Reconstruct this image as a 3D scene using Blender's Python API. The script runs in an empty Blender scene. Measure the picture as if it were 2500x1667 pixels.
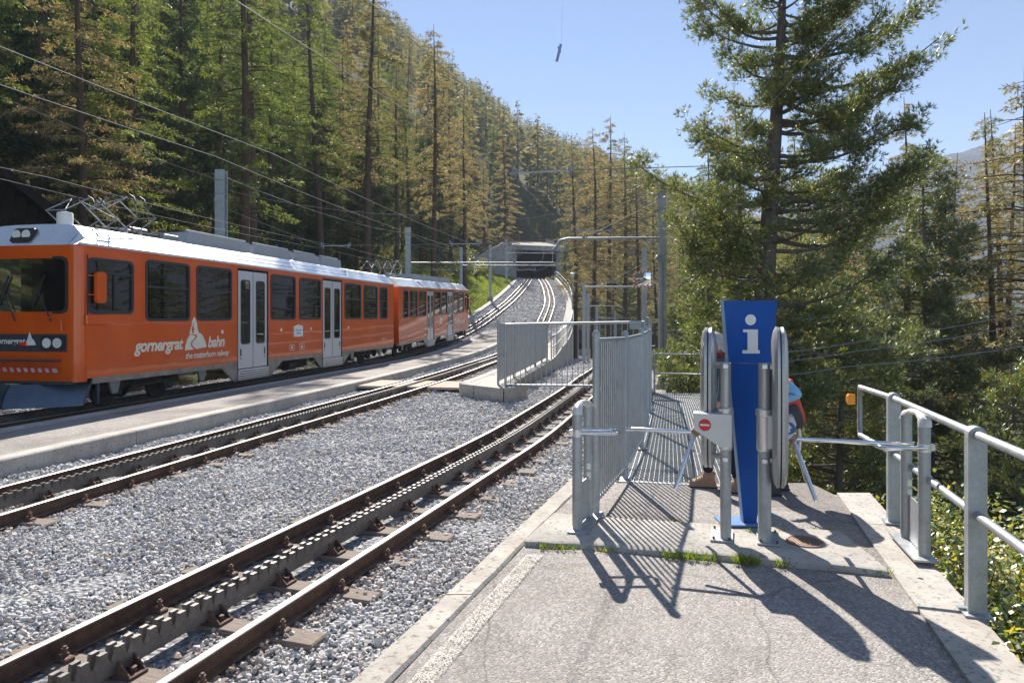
import bpy, bmesh, math, random
import numpy as np
from mathutils import Vector, Matrix, Euler

# ------------------------------------------------------------------ camera, sky, sun, exposure
scene = bpy.context.scene
cam_data = bpy.data.cameras.new('camera')
cam = bpy.data.objects.new('camera', cam_data)
scene.collection.objects.link(cam)
cam_data.sensor_width = 36.0
cam_data.lens = 24.0
cam_data.shift_y = -58.0 / 2500.0
cam_data.clip_start = 0.05
cam_data.clip_end = 20000.0
cam.location = (0.0, 0.0, 1.8)
cam.rotation_euler = (math.radians(90), 0, 0)
scene.camera = cam

SUN_EL, SUN_ROT = math.radians(40.0), math.radians(-7.0)
world = bpy.data.worlds.new('World')
scene.world = world
world.use_nodes = True
wn = world.node_tree
sky = wn.nodes.new('ShaderNodeTexSky')
sky.sky_type = 'NISHITA'
sky.sun_disc = False
sky.sun_elevation = SUN_EL
sky.sun_rotation = SUN_ROT
sky.altitude = 1800.0
sky.air_density = 1.0
sky.dust_density = 0.1
sky.ozone_density = 3.0
wn.links.new(sky.outputs['Color'], wn.nodes['Background'].inputs['Color'])
wn.nodes['Background'].inputs['Strength'].default_value = 0.066

sun_data = bpy.data.lights.new('sun', 'SUN')
sun_data.energy = 5.0
sun_data.angle = math.radians(0.53)
sun_data.color = (1.0, 0.93, 0.84)
sun = bpy.data.objects.new('sun', sun_data)
scene.collection.objects.link(sun)
sun_dir = Vector((math.sin(SUN_ROT) * math.cos(SUN_EL), math.cos(SUN_ROT) * math.cos(SUN_EL), math.sin(SUN_EL)))
sun.rotation_euler = sun_dir.to_track_quat('Z', 'Y').to_euler()
sun.location = (0, 0, 60)

scene.view_settings.view_transform = 'Standard'
scene.view_settings.look = 'None'
scene.view_settings.exposure = 1.3
scene.view_settings.gamma = 1.0
scene.view_settings.use_curve_mapping = False
scene.render.engine = 'CYCLES'
scene.cycles.use_denoising = True
scene.cycles.max_bounces = 8
scene.cycles.diffuse_bounces = 3
scene.cycles.glossy_bounces = 3
scene.cycles.transmission_bounces = 4
scene.cycles.transparent_max_bounces = 12
scene.cycles.sample_clamp_indirect = 6.0

# ------------------------------------------------------------------ helpers
COL = scene.collection
rnd = random.Random(7)
nrg = np.random.default_rng(11)

def tag(o, label=None, cat=None, group=None, kind=None):
    if label: o['label'] = label
    if cat: o['category'] = cat
    if group: o['group'] = group
    if kind: o['kind'] = kind
    return o

def empty(name, loc=(0, 0, 0), rz=0.0, label=None, cat=None, group=None):
    o = bpy.data.objects.new(name, None)
    COL.objects.link(o)
    o.location = loc
    o.rotation_euler = (0, 0, rz)
    o.empty_display_size = 0.2
    return tag(o, label, cat, group)

def link(name, mesh, parent=None, loc=None):
    o = bpy.data.objects.new(name, mesh)
    COL.objects.link(o)
    if parent is not None: o.parent = parent
    if loc is not None: o.location = loc
    return o

class MB:
    """collects shapes and links them as one mesh object"""
    def __init__(s): s.v = []; s.f = []
    def add(s, verts, faces):
        n = len(s.v)
        s.v.extend([tuple(p) for p in verts])
        s.f.extend([tuple(i + n for i in f) for f in faces])
        return s
    def box(s, c, size, rz=0.0, bev=0.0):
        x, y, z = size[0] / 2, size[1] / 2, size[2] / 2
        cs, sn = math.cos(rz), math.sin(rz)
        if bev <= 0:
            P = [(-x, -y, -z), (x, -y, -z), (x, y, -z), (-x, y, -z), (-x, -y, z), (x, -y, z), (x, y, z), (-x, y, z)]
            F = [(0, 3, 2, 1), (4, 5, 6, 7), (0, 1, 5, 4), (1, 2, 6, 5), (2, 3, 7, 6), (3, 0, 4, 7)]
        else:
            b = min(bev, x * .9, y * .9, z * .9)
            P = []
            for zz, k in ((-z, b), (-z + b, 0), (z - b, 0), (z, b)):
                X, Y = x - k, y - k
                B = b if k == 0 else b * .6
                P += [(-X + B, -Y, zz), (X - B, -Y, zz), (X, -Y + B, zz), (X, Y - B, zz), (X - B, Y, zz), (-X + B, Y, zz), (-X, Y - B, zz), (-X, -Y + B, zz)]
            F = [tuple(range(7, -1, -1)), tuple(range(24, 32))]
            for r in range(3):
                for i in range(8):
                    j = (i + 1) % 8
                    F.append((r * 8 + i, r * 8 + j, r * 8 + 8 + j, r * 8 + 8 + i))
        P = [(c[0] + px * cs - py * sn, c[1] + px * sn + py * cs, c[2] + pz) for px, py, pz in P]
        return s.add(P, F)
    def bar(s, p0, p1, w, h, up=(0, 0, 1)):
        p0, p1 = Vector(p0), Vector(p1)
        d = (p1 - p0).normalized()
        u = Vector(up)
        if abs(d.dot(u)) > .99: u = Vector((0, 1, 0))
        r = d.cross(u).normalized(); u = r.cross(d).normalized()
        P = []
        for p in (p0, p1):
            for a, b in ((-1, -1), (1, -1), (1, 1), (-1, 1)):
                P.append(p + r * (a * w / 2) + u * (b * h / 2))
        return s.add(P, [(0, 1, 2, 3), (7, 6, 5, 4), (0, 4, 5, 1), (1, 5, 6, 2), (2, 6, 7, 3), (3, 7, 4, 0)])
    def tube(s, pts, r, n=8, caps=True, closed=False):
        pts = [Vector(p) for p in pts]
        m = len(pts)
        rr = r if isinstance(r, (list, tuple)) else [r] * m
        P = []; prev = None
        for i, p in enumerate(pts):
            a = pts[i - 1] if (i > 0 or closed) else p
            b = pts[(i + 1) % m] if (i < m - 1 or closed) else p
            d = (b - a).normalized()
            if prev is None:
                u = Vector((0, 0, 1)) if abs(d.z) < .9 else Vector((0, 1, 0))
            else: u = prev
            q = d.cross(u)
            if q.length < 1e-6: q = d.cross(Vector((1, 0, 0)))
            q.normalize(); u = q.cross(d).normalized(); prev = u
            for k in range(n):
                t = 2 * math.pi * k / n
                P.append(p + (q * math.cos(t) + u * math.sin(t)) * rr[i])
        F = []
        for i in range(m - 1 if not closed else m):
            i2 = (i + 1) % m
            for k in range(n):
                k2 = (k + 1) % n
                F.append((i * n + k, i * n + k2, i2 * n + k2, i2 * n + k))
        if caps and not closed:
            F.append(tuple(range(n - 1, -1, -1))); F.append(tuple((m - 1) * n + k for k in range(n)))
        return s.add(P, F)
    def lathe(s, c, prof, n=16, axis='z'):
        P = []; F = []
        for r, h in prof:
            for k in range(n):
                t = 2 * math.pi * k / n
                a, b = r * math.cos(t), r * math.sin(t)
                P.append((c[0] + a, c[1] + b, c[2] + h) if axis == 'z' else ((c[0] + a, c[1] + h, c[2] + b) if axis == 'y' else (c[0] + h, c[1] + a, c[2] + b)))
        for i in range(len(prof) - 1):
            for k in range(n):
                k2 = (k + 1) % n
                F.append((i * n + k, i * n + k2, i * n + n + k2, i * n + n + k))
        F.append(tuple(range(n - 1, -1, -1))); F.append(tuple((len(prof) - 1) * n + k for k in range(n)))
        return s.add(P, F)
    def prism(s, poly, p_of, d0, d1):
        """poly of (a, b) swept from d0 to d1; p_of(a, b, d) gives the point"""
        n = len(poly)
        P = [p_of(a, b, d0) for a, b in poly] + [p_of(a, b, d1) for a, b in poly]
        F = [tuple(range(n)), tuple(range(2 * n - 1, n - 1, -1))]
        for i in range(n):
            j = (i + 1) % n
            F.append((i, n + i, n + j, j))
        return s.add(P, F)
    def sweep(s, prof, frames, close=True, caps=True):
        """prof of (right, up) carried along frames of (point, right vector)"""
        n = len(prof); P = []; F = []
        for p, r in frames:
            for a, b in prof: P.append((p[0] + r[0] * a, p[1] + r[1] * a, p[2] + b))
        for i in range(len(frames) - 1):
            for k in range(n if close else n - 1):
                k2 = (k + 1) % n
                F.append((i * n + k, i * n + n + k, i * n + n + k2, i * n + k2))
        if close and caps:
            F.append(tuple(range(n))); F.append(tuple((len(frames) - 1) * n + k for k in range(n - 1, -1, -1)))
        return s.add(P, F)
    def mesh(s, name, mat=None, smooth=None, origin=(0, 0, 0), fix=True):
        me = bpy.data.meshes.new(name)
        ox, oy, oz = origin
        me.from_pydata([(x - ox, y - oy, z - oz) for x, y, z in s.v], [], s.f)
        if fix:
            bm = bmesh.new(); bm.from_mesh(me)
            bmesh.ops.recalc_face_normals(bm, faces=bm.faces)
            bm.to_mesh(me); bm.free()
        if smooth is not None:
            me.polygons.foreach_set('use_smooth', [True] * len(me.polygons))
            me.set_sharp_from_angle(angle=math.radians(smooth))
        if mat is not None: me.materials.append(mat)
        me.update()
        return me
    def build(s, name, mat, parent=None, smooth=None, base=None, fix=True):
        """verts in the parent's frame when there is a parent (parts sit at 0), else in the world; base moves a top-level origin"""
        if parent is not None and parent.get('_o') is not None:
            me = s.mesh(name, mat, smooth, tuple(parent['_o']), fix)
            o = link(name, me, parent); o['_o'] = parent['_o']
            return o
        if parent is not None:
            return link(name, s.mesh(name, mat, smooth, (0, 0, 0), fix), parent)
        b = base if base is not None else (0, 0, 0)
        o = link(name, s.mesh(name, mat, smooth, b, fix)); o.location = b
        o['_o'] = list(b)
        return o

def wthing(name, base, label, cat, group=None):
    """an Empty at base whose parts are given in world coordinates"""
    e = empty(name, base, 0, label, cat, group)
    e['_o'] = list(base)
    return e

# ------------------------------------------------------------------ materials
class NT:
    def __init__(s, name):
        s.m = bpy.data.materials.new(name); s.m.use_nodes = True
        s.t = s.m.node_tree; s.b = s.t.nodes['Principled BSDF']; s.o = s.t.nodes['Material Output']
        s.c = None
    def n(s, typ, **kw):
        x = s.t.nodes.new('ShaderNode' + typ)
        for k, v in kw.items():
            if k in x.inputs: 
                x.inputs[k].default_value = v
            else: setattr(x, k, v)
        return x
    def l(s, a, b): s.t.links.new(a, b)
    def coord(s, space='Object'):
        if s.c is None: s.c = s.n('TexCoord')
        return s.c.outputs[space]
    def noise(s, scale, detail=4, rough=.6, space='Object', dist=0.0, stretch=None):
        x = s.n('TexNoise'); x.inputs['Scale'].default_value = scale; x.inputs['Detail'].default_value = detail
        x.inputs['Roughness'].default_value = rough; x.inputs['Distortion'].default_value = dist
        v = s.coord(space)
        if stretch:
            mp = s.n('Mapping'); mp.inputs['Scale'].default_value = stretch; s.l(v, mp.inputs['Vector']); v = mp.outputs[0]
        s.l(v, x.inputs['Vector'])
        return x.outputs['Fac']
    def voro(s, scale, feature='F1', space='Object', rand=1.0):
        x = s.n('TexVoronoi'); x.feature = feature; x.inputs['Scale'].default_value = scale; x.inputs['Randomness'].default_value = rand
        s.l(s.coord(space), x.inputs['Vector'])
        return x
    def ramp(s, fac, stops, interp='LINEAR'):
        r = s.n('ValToRGB'); r.color_ramp.interpolation = interp
        el = r.color_ramp.elements
        while len(el) < len(stops): el.new(.5)
        for e, (p, c) in zip(el, stops):
            e.position = p; e.color = (c[0], c[1], c[2], 1) if not isinstance(c, (int, float)) else (c, c, c, 1)
        s.l(fac, r.inputs['Fac'])
        return r.outputs['Color']
    def mix(s, fac, a, b, mode='MIX'):
        x = s.n('Mix'); x.data_type = 'RGBA'; x.blend_type = mode
        if isinstance(fac, (int, float)): x.inputs[0].default_value = fac
        else: s.l(fac, x.inputs[0])
        for v, i in ((a, 6), (b, 7)):
            if isinstance(v, tuple): x.inputs[i].default_value = (*v, 1) if len(v) == 3 else v
            else: s.l(v, x.inputs[i])
        return x.outputs[2]
    def bump(s, h, strength=.3, dist=.02):
        x = s.n('Bump'); x.inputs['Strength'].default_value = strength; x.inputs['Distance'].default_value = dist
        s.l(h, x.inputs['Height']); s.l(x.outputs[0], s.b.inputs['Normal'])
        return x
    def base(s, v):
        if isinstance(v, tuple): s.b.inputs['Base Color'].default_value = (*v, 1)
        else: s.l(v, s.b.inputs['Base Color'])
    def set(s, rough=None, metal=None, spec=None, coat=None):
        if rough is not None:
            if isinstance(rough, (int, float)): s.b.inputs['Roughness'].default_value = rough
            else: s.l(rough, s.b.inputs['Roughness'])
        if metal is not None: s.b.inputs['Metallic'].default_value = metal
        if spec is not None: s.b.inputs['Specular IOR Level'].default_value = spec
        if coat is not None: s.b.inputs['Coat Weight'].default_value = coat; s.b.inputs['Coat Roughness'].default_value = .04
        return s.m

def plain(name, col, rough=.5, metal=0.0, var=.12, scale=8.0, bump=0.0, spec=.5):
    k = NT(name)
    f = k.noise(scale, 5)
    lo = tuple(c * (1 - var) for c in col); hi = tuple(min(1, c * (1 + var)) for c in col)
    k.base(k.ramp(f, [(.3, lo), (.7, hi)]))
    if bump: k.bump(f, bump, .01)
    return k.set(rough, metal, spec)

def leafmat(name, stops, trans=.5, gloss=.06, objvar=.25, rough=.45):
    k = NT(name)
    geo = k.n('NewGeometry'); oi = k.n('ObjectInfo')
    c = k.ramp(geo.outputs['Random Per Island'], stops)
    hsv = k.n('HueSaturation'); k.l(c, hsv.inputs['Color'])
    mr = k.n('MapRange'); k.l(oi.outputs['Random'], mr.inputs[0]); mr.inputs[3].default_value = 1 - objvar; mr.inputs[4].default_value = 1 + objvar
    k.l(mr.outputs[0], hsv.inputs['Value'])
    mh = k.n('MapRange'); k.l(oi.outputs['Random'], mh.inputs[0]); mh.inputs[3].default_value = .515; mh.inputs[4].default_value = .485
    k.l(mh.outputs[0], hsv.inputs['Hue'])
    c = hsv.outputs[0]
    d = k.n('BsdfDiffuse'); t = k.n('BsdfTranslucent'); g = k.n('BsdfGlossy'); g.inputs['Roughness'].default_value = rough
    k.l(c, d.inputs[0])
    t2 = k.mix(.6, c, k.mix(1.0, c, (1.45, 1.35, .8), 'MULTIPLY'))
    k.l(t2, t.inputs[0])
    a = k.n('MixShader'); a.inputs[0].default_value = trans; k.l(d.outputs[0], a.inputs[1]); k.l(t.outputs[0], a.inputs[2])
    b = k.n('MixShader'); b.inputs[0].default_value = gloss; k.l(a.outputs[0], b.inputs[1]); k.l(g.outputs[0], b.inputs[2])
    g.inputs[0].default_value = (1, 1, 1, 1)
    k.l(b.outputs[0], k.o.inputs['Surface'])
    return k.m

def asphalt_mat():
    k = NT('asphalt')
    v = k.voro(75); v2 = k.voro(190)
    sp = k.ramp(v.outputs['Color'], [(.0, (.10, .092, .084)), (.5, (.27, .248, .228)), (1, (.62, .575, .53))])
    sp2 = k.ramp(v2.outputs['Color'], [(.1, (.15, .145, .14)), (.9, (.40, .38, .37))])
    c = k.mix(.35, sp, sp2)
    big = k.noise(1.1, 5)
    c = k.mix(k.ramp(big, [(.35, 0.0), (.7, .45)]), c, (.37, .34, .315))
    st = k.ramp(k.noise(.45, 6, .7, dist=.6), [(.46, 0.0), (.60, .75)])
    c = k.mix(st, c, k.mix(1.0, c, (.60, .58, .57), 'MULTIPLY'))
    cr = k.n('TexVoronoi'); cr.feature = 'DISTANCE_TO_EDGE'; cr.inputs['Scale'].default_value = .55
    wv = k.n('TexNoise'); wv.inputs['Scale'].default_value = 3.0; wv.inputs['Detail'].default_value = 6; k.l(k.coord(), wv.inputs['Vector'])
    ad = k.mix(.16, k.coord(), wv.outputs['Color'], 'ADD'); k.l(ad, cr.inputs['Vector'])
    c = k.mix(k.ramp(cr.outputs['Distance'], [(.0, .5), (.005, .0)]), c, (.07, .065, .06))
    rs = k.ramp(k.noise(7.0, 4, .6), [(.66, 0.0), (.78, .5)])
    c = k.mix(rs, c, (.30, .21, .14))
    k.base(c)
    inv = k.n('Math', operation='SUBTRACT'); inv.inputs[0].default_value = 1; k.l(v.outputs['Distance'], inv.inputs[1])
    k.bump(inv.outputs[0], .9, .006)
    return k.set(.9, spec=.25)

def concrete_mat(name, lo, hi, pit=90, scale=2.0, bump=.5):
    k = NT(name)
    f = k.noise(scale, 8, .65)
    c = k.ramp(f, [(.3, lo), (.7, hi)])
    v = k.voro(pit)
    pits = k.ramp(v.outputs['Distance'], [(.0, 0.0), (.22, 1.0)])
    m = k.ramp(k.noise(pit * .35, 2), [(.55, 0.0), (.7, .75)])
    c = k.mix(m, c, tuple(x * .42 for x in lo))
    st = k.ramp(k.noise(scale * .6, 4, .7), [(.52, 0.0), (.75, .45)])
    c = k.mix(st, c, (.24, .19, .13))
    k.base(c)
    h = k.mix(.5, k.noise(60, 6, .7), pits)
    k.bump(h, bump, .008)
    return k.set(.88, spec=.25)

def ballast_mat():
    k = NT('ballast_ground')
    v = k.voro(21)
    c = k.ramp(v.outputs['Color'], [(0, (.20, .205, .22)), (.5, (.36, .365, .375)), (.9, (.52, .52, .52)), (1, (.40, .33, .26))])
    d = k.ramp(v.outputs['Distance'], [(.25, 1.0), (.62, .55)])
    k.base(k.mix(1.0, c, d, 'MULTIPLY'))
    inv = k.n('Math', operation='SUBTRACT'); inv.inputs[0].default_value = 1; k.l(v.outputs['Distance'], inv.inputs[1])
    k.bump(inv.outputs[0], 1.0, .035)
    return k.set(.9, spec=.25)

def stone_mat():
    k = NT('ballast_stone')
    oi = k.n('ObjectInfo')
    c = k.ramp(oi.outputs['Random'], [(0, (.36, .365, .385)), (.3, (.46, .465, .48)), (.6, (.54, .54, .55)), (.9, (.66, .65, .64)), (.965, (.50, .42, .32)), (1, (.42, .34, .26))])
    f = k.noise(38, 5, .7)
    c = k.mix(k.ramp(f, [(.35, 0.0), (.75, .5)]), c, (.58, .58, .58))
    at = k.n('Attribute'); at.attribute_type = 'INSTANCER'; at.attribute_name = 'rusty'
    c = k.mix(at.outputs['Fac'], c, k.mix(1.0, c, (.72, .56, .44), 'MULTIPLY'))
    k.base(c); k.bump(f, .5, .004)
    return k.set(.8, spec=.3)

def galv_mat(name='galvanised_steel', lo=(.30, .32, .335), hi=(.47, .50, .52), rough=.45, metal=.55):
    k = NT(name)
    v = k.voro(60); f = k.noise(5, 6, .65)
    c = k.ramp(f, [(.3, lo), (.7, hi)])
    c = k.mix(.28, c, k.ramp(v.outputs['Color'], [(0, tuple(x * .8 for x in lo)), (1, tuple(min(1, x * 1.1) for x in hi))]))
    k.base(c)
    r = k.n('MapRange'); k.l(f, r.inputs[0]); r.inputs[3].default_value = rough - .1; r.inputs[4].default_value = rough + .15
    k.bump(v.outputs['Distance'], .12, .004)
    return k.set(r.outputs[0], metal)

def rust_mat():
    k = NT('rusty_rail_web')
    f = k.noise(14, 7, .7)
    k.base(k.ramp(f, [(.25, (.034, .021, .015)), (.5, (.100, .056, .037)), (.75, (.18, .102, .066))]))
    k.bump(k.noise(120, 4), .35, .004)
    return k.set(.75, .15)

def polished_mat():
    k = NT('worn_rail_head')
    f = k.noise(6, 5, .6, stretch=(1, 1, 1))
    k.base(k.ramp(f, [(.3, (.34, .32, .31)), (.7, (.56, .55, .54))]))
    return k.set(k.ramp(f, [(.3, .50), (.7, .36)]), .8)

def wood_mat(name, lo, hi, st=(2, 30, 30)):
    k = NT(name)
    f = k.noise(3.0, 6, .7, stretch=st)
    k.base(k.ramp(f, [(.25, lo), (.5, tuple((a + b) / 2 for a, b in zip(lo, hi))), (.8, hi)]))
    k.bump(f, .6, .01)
    return k.set(.85, spec=.2)

def glass_mat(name, tint=(.30, .33, .33), see=.5, ior=1.75):
    k = NT(name)
    tr = k.n('BsdfTransparent'); tr.inputs[0].default_value = (*tint, 1)
    gl = k.n('BsdfGlossy'); gl.inputs['Roughness'].default_value = .015; gl.inputs[0].default_value = (1, 1, 1, 1)
    dk = k.n('BsdfDiffuse'); dk.inputs[0].default_value = (.006, .007, .007, 1)
    a = k.n('MixShader'); a.inputs[0].default_value = see; k.l(dk.outputs[0], a.inputs[1]); k.l(tr.outputs[0], a.inputs[2])
    fr = k.n('Fresnel'); fr.inputs[0].default_value = ior
    wob = k.n('Bump'); wob.inputs['Strength'].default_value = .03; wob.inputs['Distance'].default_value = .02
    k.l(k.noise(1.6, 2), wob.inputs['Height']); k.l(wob.outputs[0], gl.inputs['Normal'])
    b = k.n('MixShader'); k.l(fr.outputs[0], b.inputs[0]); k.l(a.outputs[0], b.inputs[1]); k.l(gl.outputs[0], b.inputs[2])
    k.l(b.outputs[0], k.o.inputs['Surface'])
    return k.m

def orange_mat():
    k = NT('orange_train_paint')
    f = k.noise(1.3, 6, .7)
    c = k.ramp(f, [(.3, (.60, .078, .003)), (.7, (.70, .105, .004))])
    dirt = k.ramp(k.noise(3.5, 6, .75, stretch=(1, 1, .35)), [(.55, 0.0), (.8, .28)])
    k.base(k.mix(dirt, c, (.33, .12, .05)))
    w = k.n('Bump'); w.inputs['Strength'].default_value = .10; w.inputs['Distance'].default_value = .03
    k.l(k.noise(1.4, 3, .5), w.inputs['Height'])
    k.l(w.outputs[0], k.b.inputs['Normal']); k.l(w.outputs[0], k.b.inputs['Coat Normal'])
    k.b.inputs['Coat IOR'].default_value = 1.65
    return k.set(.34, 0, .25, .55)

def forest_floor_mat():
    k = NT('forest_floor')
    f = k.noise(.35, 8, .7); g = k.noise(4.0, 6, .7)
    c = k.ramp(f, [(.28, (.050, .038, .022)), (.45, (.085, .070, .030)), (.58, (.060, .085, .022)), (.72, (.14, .125, .040))])
    c = k.mix(k.ramp(g, [(.35, 0.0), (.7, .6)]), c, (.045, .040, .022))
    k.base(c); k.bump(g, .9, .15)
    return k.set(.95, spec=.1)

def meadow_mat():
    k = NT('meadow_soil')
    f = k.noise(.8, 7, .7); g = k.noise(9.0, 5, .7)
    c = k.ramp(f, [(.3, (.07, .10, .02)), (.55, (.15, .19, .03)), (.75, (.24, .22, .06))])
    k.base(k.mix(k.ramp(g, [(.4, 0.0), (.7, .5)]), c, (.09, .09, .03))); k.bump(g, .8, .08)
    return k.set(.95, spec=.1)

def sign_blue():
    k = NT('blue_sign_paint')
    c = k.ramp(k.noise(2.5, 5), [(.3, (.006, .070, .31)), (.7, (.009, .092, .40))])
    c = k.mix(k.ramp(k.noise(38, 5, .8), [(.70, 0.0), (.73, .8)]), c, (.45, .52, .60))
    c = k.mix(k.ramp(k.noise(4, 6, .75, stretch=(1, 1, .2)), [(.5, 0.0), (.8, .3)]), c, (.10, .13, .20))
    k.base(c)
    return k.set(.48, 0, .2)

MAT = dict(
    asphalt=asphalt_mat(),
    concrete=concrete_mat('weathered_concrete', (.33, .31, .28), (.53, .50, .46)),
    kerb=concrete_mat('kerb_concrete', (.30, .275, .245), (.50, .465, .42), 70, 3.0, .8),
    tunnel=concrete_mat('portal_concrete', (.30, .29, .28), (.50, .48, .46), 8, .5, .4),
    ballast=ballast_mat(), stone=stone_mat(), galv=galv_mat(),
    galv_dark=galv_mat('dull_galvanised_steel', (.24, .26, .28), (.38, .41, .43), .5, .7),
    alu=galv_mat('brushed_aluminium', (.62, .63, .64), (.74, .75, .76), .33, .85),
    chrome=plain('polished_steel', (.78, .79, .80), .12, 1.0, .03),
    rust=rust_mat(), head=polished_mat(),
    rack=galv_mat('rack_steel', (.12, .11, .10), (.28, .265, .25), .5, .6),
    bolt=plain('rusty_bolt', (.13, .075, .055), .8, .1, .4, 30),
    sleeper=wood_mat('grey_sleeper_wood', (.11, .085, .068), (.33, .28, .24), (2, 26, 26)),
    board=wood_mat('crossing_board_wood', (.30, .22, .16), (.60, .50, .42), (2, 20, 20)),
    darkwood=wood_mat('dark_timber', (.008, .006, .005), (.028, .020, .016), (2, 18, 18)),
    orange=orange_mat(), white=plain('white_paint', (.78, .78, .76), .4, 0, .04),
    cream=plain('cream_lettering', (.78, .74, .62), .5, 0, .05),
    silver=plain('silver_door_paint', (.60, .62, .66), .3, .35, .04, 3),
    roof=galv_mat('roof_aluminium', (.66, .68, .70), (.80, .82, .84), .30, .8),
    grey=plain('grey_box_paint', (.36, .38, .41), .5, .1, .08),
    skirt=plain('dirty_grey_skirt', (.27, .26, .25), .35, .5, .3, 4),
    black=plain('black_rubber', (.018, .018, .020), .55, 0, .2),
    frame=plain('window_frame_dark', (.035, .042, .055), .35, .2, .1),
    under=plain('dirty_bogie_steel', (.060, .054, .048), .7, .3, .5, 9, .3),
    darkgrey=plain('dark_grey_panel', (.045, .052, .065), .35, 0, .1),
    glass=glass_mat('tinted_window_glass', (.22, .24, .25), .34), cabglass=glass_mat('cab_glass', (.20, .25, .32), .20, 1.38),
    interior=plain('grey_interior', (.07, .07, .07), .8), seat=plain('seat_fabric', (.05, .07, .12), .9),
    blue=sign_blue(), blue2=plain('pale_blue_paint', (.19, .33, .52), .5),
    red=plain('signal_red', (.62, .025, .020), .4, 0, .05), yellow=plain('orange_reflector', (.95, .34, .02), .3, 0, .05),
    signblue=plain('arrow_blue', (.015, .13, .42), .4), boot=plain('tan_suede', (.33, .21, .13), .9, 0, .2, 30),
    navy=plain('navy_trousers', (.012, .014, .024), .9, 0, .2, 20), greytr=plain('grey_trousers', (.075, .075, .09), .9, 0, .2, 20),
    skin=plain('skin', (.52, .29, .20), .5, 0, .08, 12), greyhair=plain('grey_hair', (.42, .41, .40), .6, 0, .3, 60, .5),
    brownhair=plain('brown_hair', (.09, .055, .035), .6, 0, .3, 60, .5),
    jacket=plain('light_blue_jacket', (.24, .50, .74), .7, 0, .12, 14, .3), teal=plain('teal_fleece', (.07, .11, .13), .9, 0, .2, 20),
    packred=plain('red_nylon', (.60, .055, .025), .6, 0, .15, 10), packgrey=plain('charcoal_nylon', (.045, .047, .055), .7, 0, .2, 10),
    lamp=plain('lamp_lens', (.80, .80, .76), .12, 0, .05), lampred=plain('tail_lamp_red', (.75, .03, .015), .2, 0, .05),
    mirror=plain('mirror_glass', (.85, .86, .87), .02, 1.0, .01), rubber=plain('dark_seam', (.02, .02, .022), .6),
    iron=plain('rusty_iron_cover', (.30, .20, .155), .7, .3, .25, 20, .3),
    bark=wood_mat('conifer_bark', (.050, .034, .024), (.17, .115, .078), (9, 9, 2)),
    barkgrey=wood_mat('grey_pine_bark', (.085, .072, .062), (.25, .21, .18), (9, 9, 2)),
    floor=forest_floor_mat(), meadow=meadow_mat(),
    l_green=leafmat('green_larch_needles', [(0, (.055, .100, .018)), (.5, (.115, .168, .032)), (1, (.26, .28, .065))], .58, .05, .3),
    l_gold=leafmat('tan_larch_needles', [(0, (.14, .120, .052)), (.5, (.255, .218, .098)), (1, (.39, .335, .165))], .52, .05, .25),
    l_pine=leafmat('stone_pine_needles', [(0, (.040, .075, .016)), (.45, (.105, .155, .030)), (.85, (.25, .28, .058)), (1, (.36, .26, .07))], .50, .12),
    l_spruce=leafmat('dark_spruce_needles', [(0, (.020, .045, .014)), (.6, (.046, .085, .022)), (1, (.09, .13, .030))], .42, .05),
    panel=galv_mat('turnstile_panel_grey', (.38, .385, .39), (.48, .485, .49), .36, .6),
    wire=plain('weathered_wire', (.22, .22, .22), .75, 0, .1),
    l_brown=leafmat('dead_needles', [(0, (.14, .055, .02)), (1, (.26, .12, .045))], .4, .03),
    l_shrub=leafmat('shrub_leaves', [(0, (.07, .13, .02)), (.4, (.15, .23, .035)), (.65, (.36, .36, .05)), (.93, (.60, .46, .05)), (1, (.30, .33, .20))], .5, .10),
    l_under=leafmat('undergrowth_leaves', [(0, (.07, .12, .02)), (.5, (.17, .21, .035)), (.85, (.38, .32, .06)), (1, (.50, .38, .07))], .55, .05),
    l_grass=leafmat('grass_blades', [(0, (.12, .20, .02)), (.6, (.24, .32, .03)), (1, (.40, .38, .08))], .5, .04),
    l_far=leafmat('far_conifers', [(0, (.050, .080, .032)), (.4, (.11, .125, .045)), (1, (.26, .215, .090))], .45, .02, .25),
)

# ------------------------------------------------------------------ lines of the railway (x and rail height along y)
def hermite(pts):
    xs = np.array([p[0] for p in pts], float); vs = np.array([p[1] for p in pts], float)
    h = np.diff(xs); d = np.diff(vs) / h
    m = np.empty_like(vs); m[0] = d[0]; m[-1] = d[-1]
    m[1:-1] = (d[:-1] * h[1:] + d[1:] * h[:-1]) / (h[:-1] + h[1:])
    def f(y):
        if y <= xs[0]: return float(vs[0] + (y - xs[0]) * m[0])
        if y >= xs[-1]: return float(vs[-1] + (y - xs[-1]) * m[-1])
        i = int(np.searchsorted(xs, y) - 1); i = max(0, min(i, len(h) - 1))
        t = (y - xs[i]) / h[i]
        return float((2 * t**3 - 3 * t**2 + 1) * vs[i] + (t**3 - 2 * t**2 + t) * h[i] * m[i] + (-2 * t**3 + 3 * t**2) * vs[i + 1] + (t**3 - t**2) * h[i] * m[i + 1])
    return f

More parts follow.
